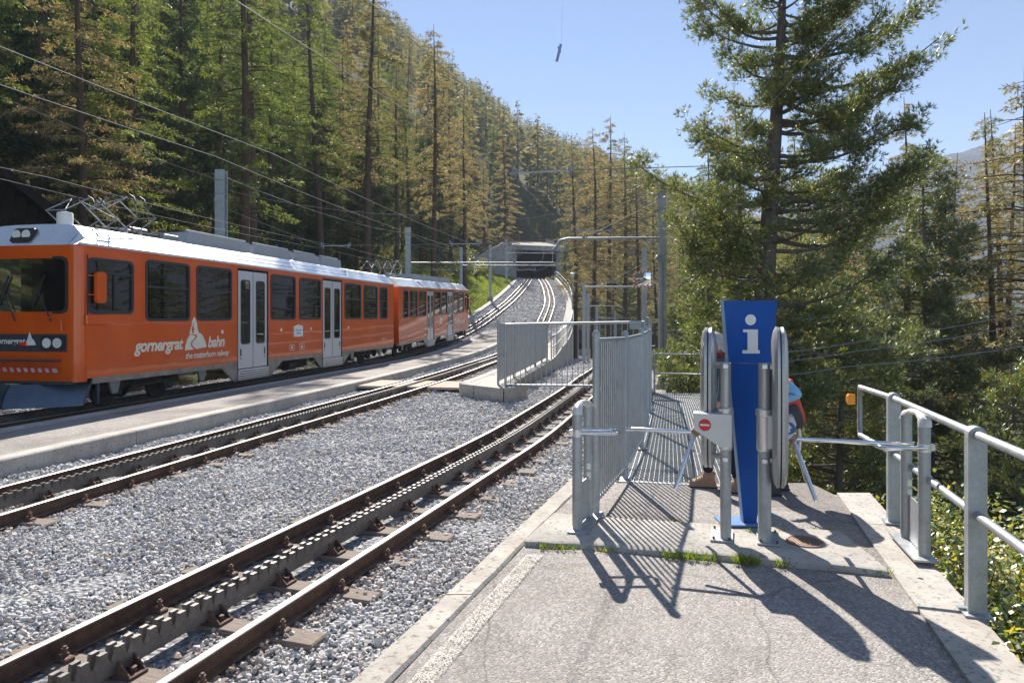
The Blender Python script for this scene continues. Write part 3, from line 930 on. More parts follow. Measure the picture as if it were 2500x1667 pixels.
# ------------------------------------------------------------------ loose ballast stones
def stones():
    coll = bpy.data.collections.new('stone_shapes')
    for i in range(7):
        r = random.Random(200 + i)
        bm = bmesh.new()
        sx, sy, sz = r.uniform(.75, 1.15), r.uniform(.6, .9), r.uniform(.42, .7)
        for k in range(13):
            v = Vector((r.gauss(0, 1), r.gauss(0, 1), r.gauss(0, 1))).normalized()
            bm.verts.new((v.x * sx * .5, v.y * sy * .5, v.z * sz * .5))
        res = bmesh.ops.convex_hull(bm, input=bm.verts)
        bmesh.ops.delete(bm, geom=[e for e in res['geom_interior'] if isinstance(e, bmesh.types.BMVert)], context='VERTS')
        me = bpy.data.meshes.new('stone'); bm.to_mesh(me); bm.free(); me.materials.append(MAT['stone'])
        coll.objects.link(bpy.data.objects.new('stone', me))
    sl = np.array(SLEEPERS)
    pts = []; sc = []; rust = []
    r = np.random.default_rng(21)
    bands = [(3.2, 6, 1400, .041), (6, 9, 1100, .042), (9, 13, 640, .050), (13, 19, 420, .056), (19, 27, 240, .068), (27, 42, 140, .088), (42, 70, 85, .12), (70, 116, 40, .17)]
    for ya, yb, den, size in bands:
        xl0 = max(-.80 * yb, min(xC(ya), xC(yb)) - 2.2)
        xr0 = max(xA(ya), xA(yb)) + 2.2
        n = int((yb - ya) * (xr0 - xl0) * den)
        X = r.uniform(xl0, xr0, n); Y = r.uniform(ya, yb, n)
        gy = np.linspace(ya, yb, 60)
        A = np.interp(Y, gy, [xA(v) for v in gy]); B = np.interp(Y, gy, [xB(v) for v in gy]); Cc = np.interp(Y, gy, [xC(v) for v in gy]); W = np.interp(Y, gy, [xW(v) if v > 17.2 else 99 for v in gy])
        ok = X > -.79 * Y - .2
        ok &= X < .95 * Y
        ok &= np.where(Y < 7.6, X < -.813 + .341 * (Y - 3.36) - .02, X < A + 1.75)
        ok &= ~((Y < 55.2) & (X > Cc + 1.6) & (X < B - 1.5))                       # middle platform
        ok &= ~((Y > 17.1) & (X > np.where(Y > 18.9, B + 1.80, -1.5 + (18.9 - Y) * .75)) & (X < np.where(Y < 18.6, -.22 + (Y - 17.2) * .5, W + .03)))   # wedge
        ok &= X > Cc - 2.1
        sA = 1.06 if ya < 20 else 1.02
        for K in (A, B, Cc):
            d = np.abs(X - K) / 1.04
            ok &= ~(np.abs(d - .5275) < .062)
            ok &= ~(d < .075)
        if ya < 20:
            for px, py, ang in sl:
                if py < ya - 1 or py > yb + 1: continue
                dx, dy = X - px, Y - py
                u = dx * math.cos(ang) + dy * math.sin(ang); v = -dx * math.sin(ang) + dy * math.cos(ang)
                ok &= ~((np.abs(u) < .93) & (np.abs(v) < .11) & (r.uniform(0, 1, n) < np.where(np.abs(u) < .45, .82, .12)))
            cr = (Y > 19.9) & (Y < 21.9) & (X > B - 1.5) & (X < B + 1.8); ok &= ~cr
        X, Y = X[ok], Y[ok]
        ramp = np.interp(Y, _ys, _zz); flat = np.interp(Y, [23, 30, 42, 60, 90], [-.2, -.42, -1.0, -1.9, -3.4])
        Wk = W[ok]; base = np.where(X > Wk, flat, ramp)
        inside = np.zeros(len(X))
        for K in (A[ok], B[ok]): inside = np.maximum(inside, (np.abs(X - K) < .52) * 1.0)
        S = size * r.lognormal(0, .34, len(X))
        Z = base - .160 - inside * .028 + r.normal(0, .014, len(X)) + bed_shoulder(X, Y, A[ok], B[ok])
        dr = np.minimum(np.minimum(np.abs(np.abs(X - A[ok]) - .53), np.abs(np.abs(X - B[ok]) - .53)), np.abs(np.abs(X - Cc[ok]) - .53))
        rust.append(np.clip(np.maximum(inside * .55, 1 - dr / .35) + r.normal(0, .2, len(X)), 0, 1))
        pts.append(np.stack([X, Y, Z], 1)); sc.append(S)
    P = np.concatenate(pts); S = np.concatenate(sc); n = len(P)
    me = bpy.data.meshes.new('ballast_stones')
    me.vertices.add(n); me.vertices.foreach_set('co', P.astype(np.float32).ravel())
    a = me.attributes.new('scl', 'FLOAT', 'POINT'); a.data.foreach_set('value', S.astype(np.float32))
    a = me.attributes.new('rusty', 'FLOAT', 'POINT'); a.data.foreach_set('value', np.concatenate(rust).astype(np.float32))
    rot = np.stack([r.normal(0, .35, n), r.normal(0, .35, n), r.uniform(0, 6.283, n)], 1).astype(np.float32)
    a = me.attributes.new('rot', 'FLOAT_VECTOR', 'POINT'); a.data.foreach_set('vector', rot.ravel())
    a = me.attributes.new('pick', 'INT', 'POINT'); a.data.foreach_set('value', r.integers(0, 7, n).astype(np.int32))
    o = link('ballast_gravel', me); o['kind'] = 'stuff'; o['label'] = 'grey crushed stone ballast between and beside the tracks'
    ng = bpy.data.node_groups.new('scatter_stones', 'GeometryNodeTree')
    ng.interface.new_socket('Geometry', in_out='INPUT', socket_type='NodeSocketGeometry'); ng.interface.new_socket('Geometry', in_out='OUTPUT', socket_type='NodeSocketGeometry')
    N = ng.nodes; gi = N.new('NodeGroupInput'); go = N.new('NodeGroupOutput')
    ip = N.new('GeometryNodeInstanceOnPoints'); ci = N.new('GeometryNodeCollectionInfo')
    ci.inputs['Collection'].default_value = coll; ci.inputs['Separate Children'].default_value = True; ci.inputs['Reset Children'].default_value = True
    def attr(nm, t):
        x = N.new('GeometryNodeInputNamedAttribute'); x.data_type = t; x.inputs['Name'].default_value = nm; return x.outputs[0]
    L = ng.links.new
    L(gi.outputs[0], ip.inputs['Points']); L(ci.outputs[0], ip.inputs['Instance']); ip.inputs['Pick Instance'].default_value = True
    L(attr('pick', 'INT'), ip.inputs['Instance Index']); L(attr('scl', 'FLOAT'), ip.inputs['Scale'])
    e2r = N.new('FunctionNodeEulerToRotation'); L(attr('rot', 'FLOAT_VECTOR'), e2r.inputs[0]); L(e2r.outputs[0], ip.inputs['Rotation'])
    L(ip.outputs[0], go.inputs[0])
    md = o.modifiers.new('scatter', 'NODES'); md.node_group = ng
    print('stones', n)
def bed_shoulder(X, Y, A, B):
    return .012 * np.sin(X * 3.1 + Y * 1.7) + .010 * np.sin(X * 1.3 - Y * 2.9)
stones()

# ------------------------------------------------------------------ train
def rrect(w, h, r, n=4):
    P = []
    for cx, cy, a0 in ((w / 2 - r, h / 2 - r, 0), (-w / 2 + r, h / 2 - r, 90), (-w / 2 + r, -h / 2 + r, 180), (w / 2 - r, -h / 2 + r, 270)):
        for k in range(n + 1):
            t = math.radians(a0 + 90 * k / n); P.append((cx + r * math.cos(t), cy + r * math.sin(t)))
    return P

def ring(m, c, w, h, r, wd, to, d0, d1):
    """rounded rectangular frame; to(a, b, d) places (a, b) in the plane at depth d"""
    O = rrect(w, h, r); I = rrect(w - 2 * wd, h - 2 * wd, max(.01, r - wd * .7)); n = len(O)
    P = [to(c[0] + a, c[1] + b, d0) for a, b in O] + [to(c[0] + a, c[1] + b, d1) for a, b in O] + [to(c[0] + a, c[1] + b, d1) for a, b in I] + [to(c[0] + a, c[1] + b, d0) for a, b in I]
    F = []
    for i in range(n):
        j = (i + 1) % n
        for q in range(3): F.append((q * n + i, q * n + j, q * n + n + j, q * n + n + i))
        F.append((3 * n + i, 3 * n + j, j, i))
    m.add(P, F)

def plate(m, c, poly, to, d0, d1):
    m.prism([(c[0] + a, c[1] + b) for a, b in poly], to, d0, d1)

def text_mesh(name, s, size, to, mat, shear=.0, bold=.0, spacing=1.0, depth=.003):
    cu = bpy.data.curves.new(name, 'FONT'); cu.body = s; cu.size = size; cu.shear = shear; cu.offset = bold; cu.space_character = spacing
    cu.fill_mode = 'FRONT'; cu.resolution_u = 3
    t = bpy.data.objects.new(name, cu); COL.objects.link(t)
    bpy.context.view_layer.update()
    me0 = bpy.data.meshes.new_from_object(t.evaluated_get(bpy.context.evaluated_depsgraph_get()))
    V = [to(v.co.x, v.co.y, depth) for v in me0.vertices]; F = [tuple(p.vertices) for p in me0.polygons]
    bpy.data.objects.remove(t); bpy.data.curves.remove(cu); bpy.data.meshes.remove(me0)
    m = MB(); m.add(V, F)
    return m, (max(v[0] for v in V) - min(v[0] for v in V))

WINS = [(.22, 1.49, 2.08, 3.24), (1.86, 3.41, 1.92, 3.33), (3.66, 5.18, 1.92, 3.33), (7.17, 8.69, 1.93, 3.33), (8.93, 10.47, 1.93, 3.33), (12.41, 13.95, 1.94, 3.33), (14.2, 15.66, 1.94, 3.33), (15.92, 16.82, 1.94, 3.33)]
DOORS = [(5.46, 7.03), (10.61, 12.18)]
CL, HW = 17.6, 1.325

def make_car():
    car = empty('train_car')
    # sides with openings
    def holes_sheet(x0, x1, z0, z1, holes, to, m):
        xs = sorted({x0, x1, *[h[0] for h in holes], *[h[1] for h in holes]}); zs = sorted({z0, z1, *[h[2] for h in holes], *[h[3] for h in holes]})
        xs = [x for x in xs if x0 <= x <= x1]; zs = [z for z in zs if z0 <= z <= z1]
        for a, b in zip(xs[:-1], xs[1:]):
            for c, d in zip(zs[:-1], zs[1:]):
                mx, mz = (a + b) / 2, (c + d) / 2
                if any(h[0] < mx < h[1] and h[2] < mz < h[3] for h in holes): continue
                m.add([to(a, c, 0), to(b, c, 0), to(b, d, 0), to(a, d, 0)], [(0, 1, 2, 3)])
    inset = .045
    holes = [(a + inset, b - inset, c + inset, d - inset) for a, b, c, d in WINS] + [(a, b, .76, 3.40) for a, b in DOORS]
    body = MB(); lining = MB()
    for s in (-1, 1):
        to = lambda a, b, d, s=s: (a, s * (HW + d), b)
        holes_sheet(.20, CL, .76, 3.47, holes, to, body)
        ti = lambda a, b, d, s=s: (a, s * (HW - .07), b)
        holes_sheet(.20, CL - .1, .80, 3.45, holes, ti, lining)
        # rounded front corner
        for k in range(5):
            a0, a1 = math.pi / 2 * k / 5, math.pi / 2 * (k + 1) / 5
            p = lambda a: (.20 - .20 * math.sin(a), s * (HW - .20 + .20 * math.cos(a)))
            (xa, ya), (xb, yb) = p(a0), p(a1)
            body.add([(xa, ya, .70), (xb, yb, .70), (xb, yb, 3.47), (xa, ya, 3.47)], [(0, 1, 2, 3)])
    ft = lambda a, b, d: (-.06 * (1 - (a / 1.125) ** 2) - d, a, b)
    fh = [(-1.05, 1.05, 2.12, 3.20)]
    ysp = sorted({-1.125, -1.05, -.7, -.35, 0, .35, .7, 1.05, 1.125})
    for a, b in zip(ysp[:-1], ysp[1:]):
        for c, d in zip((.70, 2.12, 3.20), (2.12, 3.20, 3.47)):
            if -1.05 <= a and b <= 1.05 and c == 2.12: continue
            body.add([ft(a, c, 0), ft(b, c, 0), ft(b, d, 0), ft(a, d, 0)], [(0, 1, 2, 3)])
    body.add([(CL, -HW, .76), (CL, HW, .76), (CL, HW, 3.47), (CL, -HW, 3.47)], [(0, 1, 2, 3)])
    bo = body.build('body', MAT['orange'], car, smooth=35)
    lining.build('lining', MAT['interior'], car)
    m = MB(); m.box((CL / 2, 0, .98), (CL - .3, 2.45, .06)); m.build('floor', MAT['interior'], car)
    m = MB(); m.box((CL / 2, 0, 3.43), (CL - .3, 2.45, .04)); m.build('ceiling', plain('pale_ceiling', (.45, .44, .42), .8), car)
    m = MB(); m.box((1.62, 0, 2.1), (.05, 2.45, 2.2)); m.build('cab_bulkhead', MAT['interior'], car)
    m = MB(); m.box((.55, 0, 1.75), (.55, 2.1, .5), 0, .05); m.build('driver_desk', MAT['black'], car)
    for x in (2.1, 3.35, 3.8, 5.1, 7.3, 8.55, 9.1, 10.3, 12.5, 13.8, 14.3, 15.5):
        for s in (-1, 1):
            m = MB(); m.box((x, s * .75, 1.75), (.10, .95, .95), 0, .04); m.box((x + (.22 if int(x * 10) % 2 else -.22), s * .75, 1.42), (.42, .95, .12), 0, .04)
            m.build('seat', MAT['seat'], car)
    for x0, x1 in ((1.9, 5.2), (7.2, 10.5), (12.4, 16.8)):
        for s in (-1, 1):
            m = MB(); m.tube([(x0, s * .8, 3.08), (x1, s * .8, 3.08)], .02, 6); m.build('handrail', plain('yellow_rail', (.75, .48, .03), .4), car)
    # skirts with drops beside the doors
    for s in (-1, 1):
        to = lambda a, b, d, s=s: (a, s * (HW - .012 + d), b)
        for poly in ([(.35, .765), (5.44, .765), (5.44, .24), (5.38, .22), (5.25, .26), (4.72, .64), (.35, .64)],
                     [(7.05, .765), (10.59, .765), (10.59, .26), (10.5, .24), (9.95, .64), (7.85, .64), (7.20, .22), (7.05, .22)],
                     [(12.20, .765), (CL - .05, .765), (CL - .05, .66), (12.95, .66), (12.32, .26), (12.20, .26)]):
            k = MB(); k.prism(poly, to, -.03, .008); k.build('skirt', MAT['skirt'], car)
        for a, b in DOORS:
            k = MB(); k.box(((a + b) / 2, s * (HW - .05), .39), (b - a - .02, .16, .30), 0, .01)
            st = k.build('door_step', MAT['alu'], car)
            k = MB()
            for q in range(4): k.box(((a + b) / 2, s * (HW + .034), .29 + q * .065), (b - a - .06, .012, .03))
            k.build('tread', MAT['galv_dark'], st)
    # windows
    for s in (-1, 1):
        to = lambda a, b, d, s=s: (a, s * (HW + d), b)
        for wi, (a, b, c, d) in enumerate(WINS):
            k = MB(); cx, cz, w, h = (a + b) / 2, (c + d) / 2, b - a, d - c
            ring(k, (cx, cz), w, h, .13, .062, to, -.05, .016)
            fr = k.build('window', MAT['frame'], car, smooth=40)
            k = MB(); plate(k, (cx, cz), rrect(w - .10, h - .10, .09), to, -.030, -.020); k.build('pane', MAT['glass'], fr)
            k = MB()
            if wi == 0:
                k.bar(to(a + .05, d - .30, -.012), to(b - .05, d - .30, -.012), .03, .05); k.bar(to(cx + .08, c + .05, -.012), to(cx + .08, d - .3, -.012), .03, .035)
            else:
                z = c + h * .56
                k.bar(to(a + .05, z, -.012), to(b - .05, z, -.012), .03, .045)
                if wi in (4, 6, 7): k.bar(to(a + .05, c + h * .33, -.012), to(b - .05, c + h * .33, -.012), .03, .03)
            k.build('glazing_bar', MAT['frame'], fr)
        for a, b in DOORS:
            k = MB(); ring(k, ((a + b) / 2, 1.96), b - a + .03, 2.88, .02, .03, to, -.06, .004); dfr = k.build('door_frame', MAT['frame'], car)
            for q in (0, 1):
                w = (b - a - .10) / 2; cx = a + .045 + w / 2 + q * (w + .012)
                gx = cx + (.01 if q else -.01)
                k = MB(); plate(k, (cx, 1.945), rrect(w, 2.76, .012), to, -.055, -.015); lf = k.build('door', MAT['silver'], car)
                k = MB(); ring(k, (gx, 2.16), .47, 1.83, .09, .035, to, -.02, -.006); k.build('door_window_frame', MAT['frame'], lf, smooth=40)
                k = MB(); plate(k, (gx, 2.16), rrect(.43, 1.79, .08), to, -.018, -.0125); k.build('pane', MAT['glass'], lf)
                hx = cx + (.24 if q else -.24)
                k = MB(); plate(k, (hx, 1.02), rrect(.055, .20, .02), to, -.015, -.009); plate(k, (hx, .85), rrect(.04, .04, .018), to, -.015, -.009); k.build('handle', MAT['black'], lf)
            k = MB(); k.bar(to((a + b) / 2, .58, -.02), to((a + b) / 2, 3.32, -.02), .012, .02); k.build('door_seal', MAT['black'], car)
    # windscreen
    tf = lambda a, b, d: (-.06 * (1 - (min(1, abs(a) / 1.125)) ** 2) - d, a, b)
    k = MB(); ring(k, (0, 2.66), 2.16, 1.16, .15, .06, tf, -.03, .015); ws = k.build('windscreen', MAT['black'], car, smooth=40)
    k = MB()
    for a, b in zip(np.linspace(-1.05, 1.05, 9)[:-1], np.linspace(-1.05, 1.05, 9)[1:]): k.add([tf(a, 2.12, -.01), tf(b, 2.12, -.01), tf(b, 3.20, -.01), tf(a, 3.20, -.01)], [(0, 1, 2, 3)])
    k.build('pane', MAT['cabglass'], ws, smooth=60)
    for y0, y1 in ((-.40, -.95), (.45, -.1)):
        k = MB(); k.tube([(-.09, y1 + .2, 1.93), (-.10, y0 - .05, 2.55)], .014, 6); k.bar((-.085, y0 + .10, 2.25), (-.085, y0 - .2, 2.85), .02, .03); k.build('wiper', MAT['black'], ws)
    # front details
    k = MB(); P = [(-1.0, 1.30), (1.0, 1.30), (1.06, 1.48), (.95, 1.66), (-.95, 1.66), (-1.06, 1.48)]
    for a, b in zip(np.linspace(-1.06, 1.06, 11)[:-1], np.linspace(-1.06, 1.06, 11)[1:]): k.add([tf(a, 1.31, .006), tf(b, 1.31, .006), tf(b, 1.67, .006), tf(a, 1.67, .006)], [(0, 1, 2, 3)])
    k.build('front_band', MAT['darkgrey'], car)
    for s in (-1, 1):
        k = MB(); plate(k, (s * .76, 1.49), rrect(.52, .29, .07), tf, .004, .035); hb = k.build('headlight', MAT['black'], car, smooth=40)
        for q in (-.11, .12):
            k = MB(); c = tf(s * .76 + q, 1.49, .034); k.lathe((c[0] - .012, c[1], c[2]), [(.092, 0), (.10, -.0), (.10, .012), (.09, .014)], 16, 'x')
            k.build('lamp_lens', MAT['lamp'], hb, smooth=40)
            k = MB(); 
            for jj in range(6):
                t = jj * math.pi / 3; k.lathe((c[0] - .016, c[1] + .05 * math.cos(t), c[2] + .05 * math.sin(t)), [(.020, 0), (.016, .003)], 8, 'x')
            if q < 0: k.build('lamp_cell', MAT['silver'], hb)
    k = MB(); k.box((-.07, -.08, 1.46), (.04, .18, .09), 0, .02); k.build('tail_lamp', MAT['lampred'], car, smooth=40)
    k = MB(); plate(k, (.10, 3.70), rrect(.50, .30, .06), lambda a, b, d: (.07 + (b - 3.60) * .5 - d, a, b), -.02, .05); hb = k.build('headlight', MAT['black'], car, smooth=40)
    for q in (-.11, .12):
        k = MB(); k.lathe((.045, .10 + q, 3.70), [(.098, 0), (.10, .012), (.085, .03)], 16, 'x'); k.build('lamp_lens', MAT['lamp'], hb, smooth=40)
    for s in (-1, 1):
        k = MB(); k.tube([(-.03, s * .35, 2.02), (-.10, s * .36, 2.02), (-.10, s * .92, 2.00), (-.09, s * .99, 1.95), (-.09, s * 1.0, 1.72), (-.02, s * 1.02, 1.68)], .014, 8); k.build('grab_rail', MAT['orange'], car, smooth=40)
    k = MB(); k.box((-.12, 0, 1.14), (.16, 1.9, .04), 0, .01); k.build('bumper_shelf', MAT['darkgrey'], car)
    stp = MB(); stw = MB()
    for q in range(24):
        y = -1.0 + q * 2.0 / 24
        (stp if q % 2 else stw).prism([(y, .91), (y + 2.0 / 24, .91), (y + 2.0 / 24 + .04, .99), (y + .04, .99)], lambda a, b, d: (-.17 - d, a, b), 0, .03)
    bb = stw.build('warning_bar', plain('dull_white', (.42, .42, .41), .6), car); stp.build('red_stripe', MAT['red'], bb)
    k = MB(); k.box((.02, 0, .69), (.30, 2.3, .06), 0, .01); k.build('front_sill', MAT['darkgrey'], car)
    # plough
    k = MB(); prof = [(.0, .66), (-.10, .52), (-.16, .36), (-.20, .20), (-.17, .20), (-.06, .40), (.04, .66)]
    for s in (-1, 1):
        P = []
        for t in (0, .25, .5, .75, 1.0):
            for a, b in prof: P.append((a - .30 + .75 * t ** 1.6, s * (.02 + 1.16 * t), b))
        n = len(prof); F = []
        for i in range(4):
            for j in range(n): F.append((i * n + j, i * n + (j + 1) % n, i * n + n + (j + 1) % n, i * n + n + j))
        F += [tuple(range(n)), tuple(4 * n + j for j in range(n))]
        k.add(P, F)
    k.box((.62, -1.19, .45), (.05, .05, .50)); k.box((.62, 1.19, .45), (.05, .05, .50))
    k.build('snow_plough', plain('blue_grey_steel', (.075, .10, .145), .35, .5, .2, 3), car, smooth=30)
    k = MB(); k.tube([(-.25, .35, .6), (-.42, .40, .35), (-.40, .55, .25), (-.2, .62, .45)], .025, 6); k.tube([(-.25, .75, .6), (-.45, .80, .30), (-.38, .95, .25), (-.2, 1.0, .5)], .025, 6); k.lathe((-.35, .62, .42), [(.12, 0), (.12, .2), (.07, .22)], 12, 'x')
    k.build('coupling', MAT['black'], car, smooth=40)
    # mirror
    for s in (-1, 1):
        k = MB(); to = lambda a, b, d, s=s: (a, s * (HW + d), b)
        k.tube([to(.16, 1.95, .05), to(.16, 3.28, .05)], .014, 8); mr = k.build('mirror_pole', MAT['black'], car, smooth=40)
        k = MB(); k.tube([to(.16, 2.86, .05), to(.40, 2.86, .09)], .012, 6); k.tube([to(.16, 2.47, .05), to(.40, 2.47, .09)], .012, 6); k.build('mirror_bracket', MAT['orange'], mr)
        k = MB(); plate(k, (.43, 2.62), rrect(.26, .64, .07), to, .07, .14); k.build('mirror_housing', MAT['orange'], mr, smooth=40)
        k = MB(); k.box((.40, s * (HW + .03), 1.96), (.55, .07, .22), 0, .02); k.build('access_box', MAT['orange'], car, smooth=40)
    # roof
    half = [(1.325, 3.468), (1.36, 3.47), (1.36, 3.515), (1.315, 3.52)]
    for t0, t1 in ((0, .28), (.34, .62), (.68, 1)):
        for t in (t0, t1): half.append((1.315 - .36 * t, 3.525 + .37 * t))
        if t1 < 1: half += [(1.315 - .36 * t1 - .022, 3.525 + .37 * t1 - .018), (1.315 - .36 * (t1 + .06) - .022, 3.525 + .37 * (t1 + .06) - .018)]
    half += [(.86, 3.925), (.5, 3.94), (0, 3.945)]
    prof = half + [(-a, b) for a, b in reversed(half[:-1])]
    k = MB(); P = []; F = []
    st = [(-.03, 0.0, 1.0), (.30, 1.0, .985), (.45, 1.0, 1.0), (CL - .02, 1.0, 1.0)]
    for x, q, sy in st:
        for a, b in prof: P.append((x, a * sy, 3.468 + (b - 3.468) * (q if b > 3.516 else 1)))
    n = len(prof)
    for i in range(len(st) - 1):
        for j in range(n - 1): F.append((i * n + j, i * n + j + 1, i * n + n + j + 1, i * n + n + j))
    F += [tuple(range(n)), tuple((len(st) - 1) * n + j for j in range(n - 1, -1, -1))]
    k.add(P, F); rf = k.build('roof', MAT['roof'], car, smooth=28)
    for x in (4.55, 8.8, 13.0):
        for s in (-1, 1):
            k = MB(); k.bar((x - .12, s * 1.30, 3.55), (x + .10, s * .98, 3.88), .10, .02); k.build('roof_strap', MAT['roof'], rf)
    # roof equipment
    k = MB(); k.lathe((.46, -.55, 3.93), [(.15, 0), (.15, .24), (.135, .27), (.06, .285)], 16); k.build('antenna_dome', MAT['white'], car, smooth=40)
    for x0, x1 in ((3.9, 6.9), (7.0, 9.4), (9.5, 11.3), (11.4, 13.2)):
        k = MB(); k.prism([(x0, 3.93), (x1, 3.93), (x1 - .05, 4.24), (x0 + .18, 4.24)], lambda a, b, d: (a, d, b), -.82, .82); bx = k.build('roof_box', MAT['grey'], car)
        k = MB(); k.tube([(x0 + .2, -.7, 4.29), (x1 - .1, -.7, 4.29), (x1 - .05, -.7, 4.18)], .025, 6); k.build('box_rail', MAT['galv'], bx)
    k = MB(); k.box((3.5, -.2, 4.02), (.55, 1.1, .14), 0, .02)
    for q in range(8): k.box((3.27 + q * .065, -.2, 4.10), (.02, 1.0, .03))
    k.build('roof_vent', MAT['galv_dark'], car)
    # bogies
    for bx in (2.35, 14.9):
        k = MB(); 
        for s in (-1, 1):
            k.box((bx, s * .80, .48), (2.6, .10, .16), 0, .02)
            for ax in (-.85, .85):
                k.box((bx + ax, s * .84, .40), (.30, .16, .28), 0, .03); k.lathe((bx + ax, s * .84 + (.08 if s > 0 else -.10), .38), [(.09, 0), (.09, .02)], 12, 'y')
            k.tube([(bx - .5, s * .95, .45), (bx + .6, s * .95, .47)], .045, 8)
            k.box((bx - .1, s * .78, .62), (.5, .3, .18), 0, .03)
            for q in (-.35, .35): k.lathe((bx + q, s * .86, .5), [(.07, 0), (.08, .04), (.06, .08), (.08, .12), (.07, .2)], 10)
        bg = k.build('bogie', MAT['under'], car, smooth=35)
        for ax in (-.85, .85):
            for s in (-1, 1):
                k = MB(); k.lathe((bx + ax, s * .53 - .05, .345), [(.06, -.02), (.28, 0), (.345, .01), (.34, .09), (.28, .10), (.06, .12)], 24, 'y'); k.build('wheel', MAT['under'], bg, smooth=35)
    for x0, x1 in ((7.6, 10.2),):
        k = MB(); k.box(((x0 + x1) / 2, 0, .52), (x1 - x0, 1.9, .34), 0, .04); k.lathe((8.6, -.98, .45), [(.17, 0), (.17, .5), (.1, .55)], 14, 'x'); k.build('under_box', MAT['under'], car, smooth=35)
    k = MB(); k.box((CL / 2, 0, .78), (CL - .6, 2.3, .10)); k.build('underframe', MAT['under'], car)
    for s in (-1, 1):
        k = MB()
        for x in (1.15, 4.15, 13.5, 16.4): k.prism([(x - .18, .66), (x + .18, .66), (x + .08, .36), (x - .08, .36)], lambda a, b, d, s=s: (a, s * (1.10 + d), b), 0, .05)
        k.build('sand_box', MAT['galv_dark'], car)
    # lettering and emblem on both sides
    for s in (-1, 1):
        def T(x0, z0): return lambda a, b, d, s=s: ((x0 + a) if s < 0 else (x0 - a), s * (HW + d), z0 + b)
        sx = (lambda x, w: x) if s < 0 else (lambda x, w: x + w)
        k, w = text_mesh('lettering', 'gornergrat', .395, T(sx(1.53, 1.66), 1.235), None, .22, .012, .93); k.build('lettering', MAT['cream'], car)
        k, w = text_mesh('lettering', 'bahn', .395, T(sx(4.12, .82), 1.235), None, .22, .012, .93); k.build('lettering', MAT['cream'], car)
        k, w = text_mesh('lettering', 'the matterhorn railway', .215, T(sx(3.24, 2.0), .985), None, .22, .004, .90); k.build('lettering', MAT['cream'], car)
        q = .00344
        E = lambda pts: [((x - 670) * q, (1155 - y) * q) for x, y in pts]
        x0 = sx(3.22, .86)
        to = T(x0, 1.19)
        k = MB()
        k.prism(E([(672, 1155), (676, 1118), (694, 1078), (718, 1050), (730, 1042), (800, 1040), (845, 1035), (872, 1052), (898, 1088), (914, 1125), (918, 1140), (800, 1150)]), to, -.002, .003)
        k.prism(E([(720, 1040), (734, 1002), (748, 972), (746, 948), (757, 938), (770, 912), (790, 930), (806, 968), (812, 1000), (826, 1030), (845, 1035), (800, 1041)]), to, -.0021, .0029)
        em = k.build('emblem', MAT['cream'], car)
        k = MB()
        k.prism(E([(722, 1042), (800, 1043), (806, 1062), (770, 1085), (748, 1104), (758, 1128), (795, 1150), (772, 1151), (738, 1126), (736, 1098), (790, 1060), (786, 1052)]), to, .003, .0045)
        k.prism(E([(742, 1010), (762, 960), (768, 948), (764, 975), (772, 1005), (768, 1032), (748, 1036), (752, 1015)]), to, .003, .0045)
        k.build('emblem_path', MAT['orange'], em)
        if True:
            px = sx(8.58, .60)
            k = MB(); k.prism([(0, 0), (.60, 0), (.60, .34), (.30, .40), (0, .34)], T(px, 1.38), -.002, .003); pq = k.build('notice_plate', MAT['white'], car)
            k = MB(); k.prism([(.1, .20), (.5, .20), (.5, .22), (.1, .22)], T(px, 1.38), .003, .0045); k.prism([(.2, .10), (.4, .10), (.4, .13), (.2, .13)], T(px, 1.38), .003, .0045); k.build('notice_print', MAT['darkgrey'], pq)
            for x, z in ((8.3, .95), (8.95, .95)):
                k = MB(); ring(k, (.17, .09), .34, .18, .01, .016, T(sx(x, .34), z), 0, .003); k.prism([(.10, .05), (.24, .05), (.24, .12), (.10, .12)], T(sx(x, .34), z), 0, .0028); k.build('data_panel', MAT['cream'], car)
            for x in (4.75, 7.8, 9.75, 12.75):
                k = MB(); to2 = T(x, 1.62); k.prism([(.05 * math.cos(t * math.pi / 6), .055 * math.sin(t * math.pi / 6)) for t in range(12)], to2, -.002, .006); k.build('door_button', MAT['white'], car)
            k, w = text_mesh('car_number', '3081 42', .14, T(sx(16.2, .6), 1.02), None, 0, .002); k.build('car_number', MAT['cream'], car)
    # front lettering
    k, w = text_mesh('lettering', 'gornergrat', .17, lambda a, b, d: (-.074 - d, .62 - a, 1.47 + b), None, .2, .004); k.build('lettering', MAT['white'], car)
    q = .0011; k = MB()
    k.prism([((x - 670) * q, (1155 - y) * q) for x, y in [(672, 1155), (694, 1078), (720, 1045), (748, 972), (770, 912), (806, 968), (826, 1030), (872, 1052), (914, 1125), (918, 1150)]], lambda a, b, d: (-.072 - d, -.13 - a * .9, 1.44 + b * 1.0), 0, .004); k.build('emblem', MAT['white'], car)
    return car

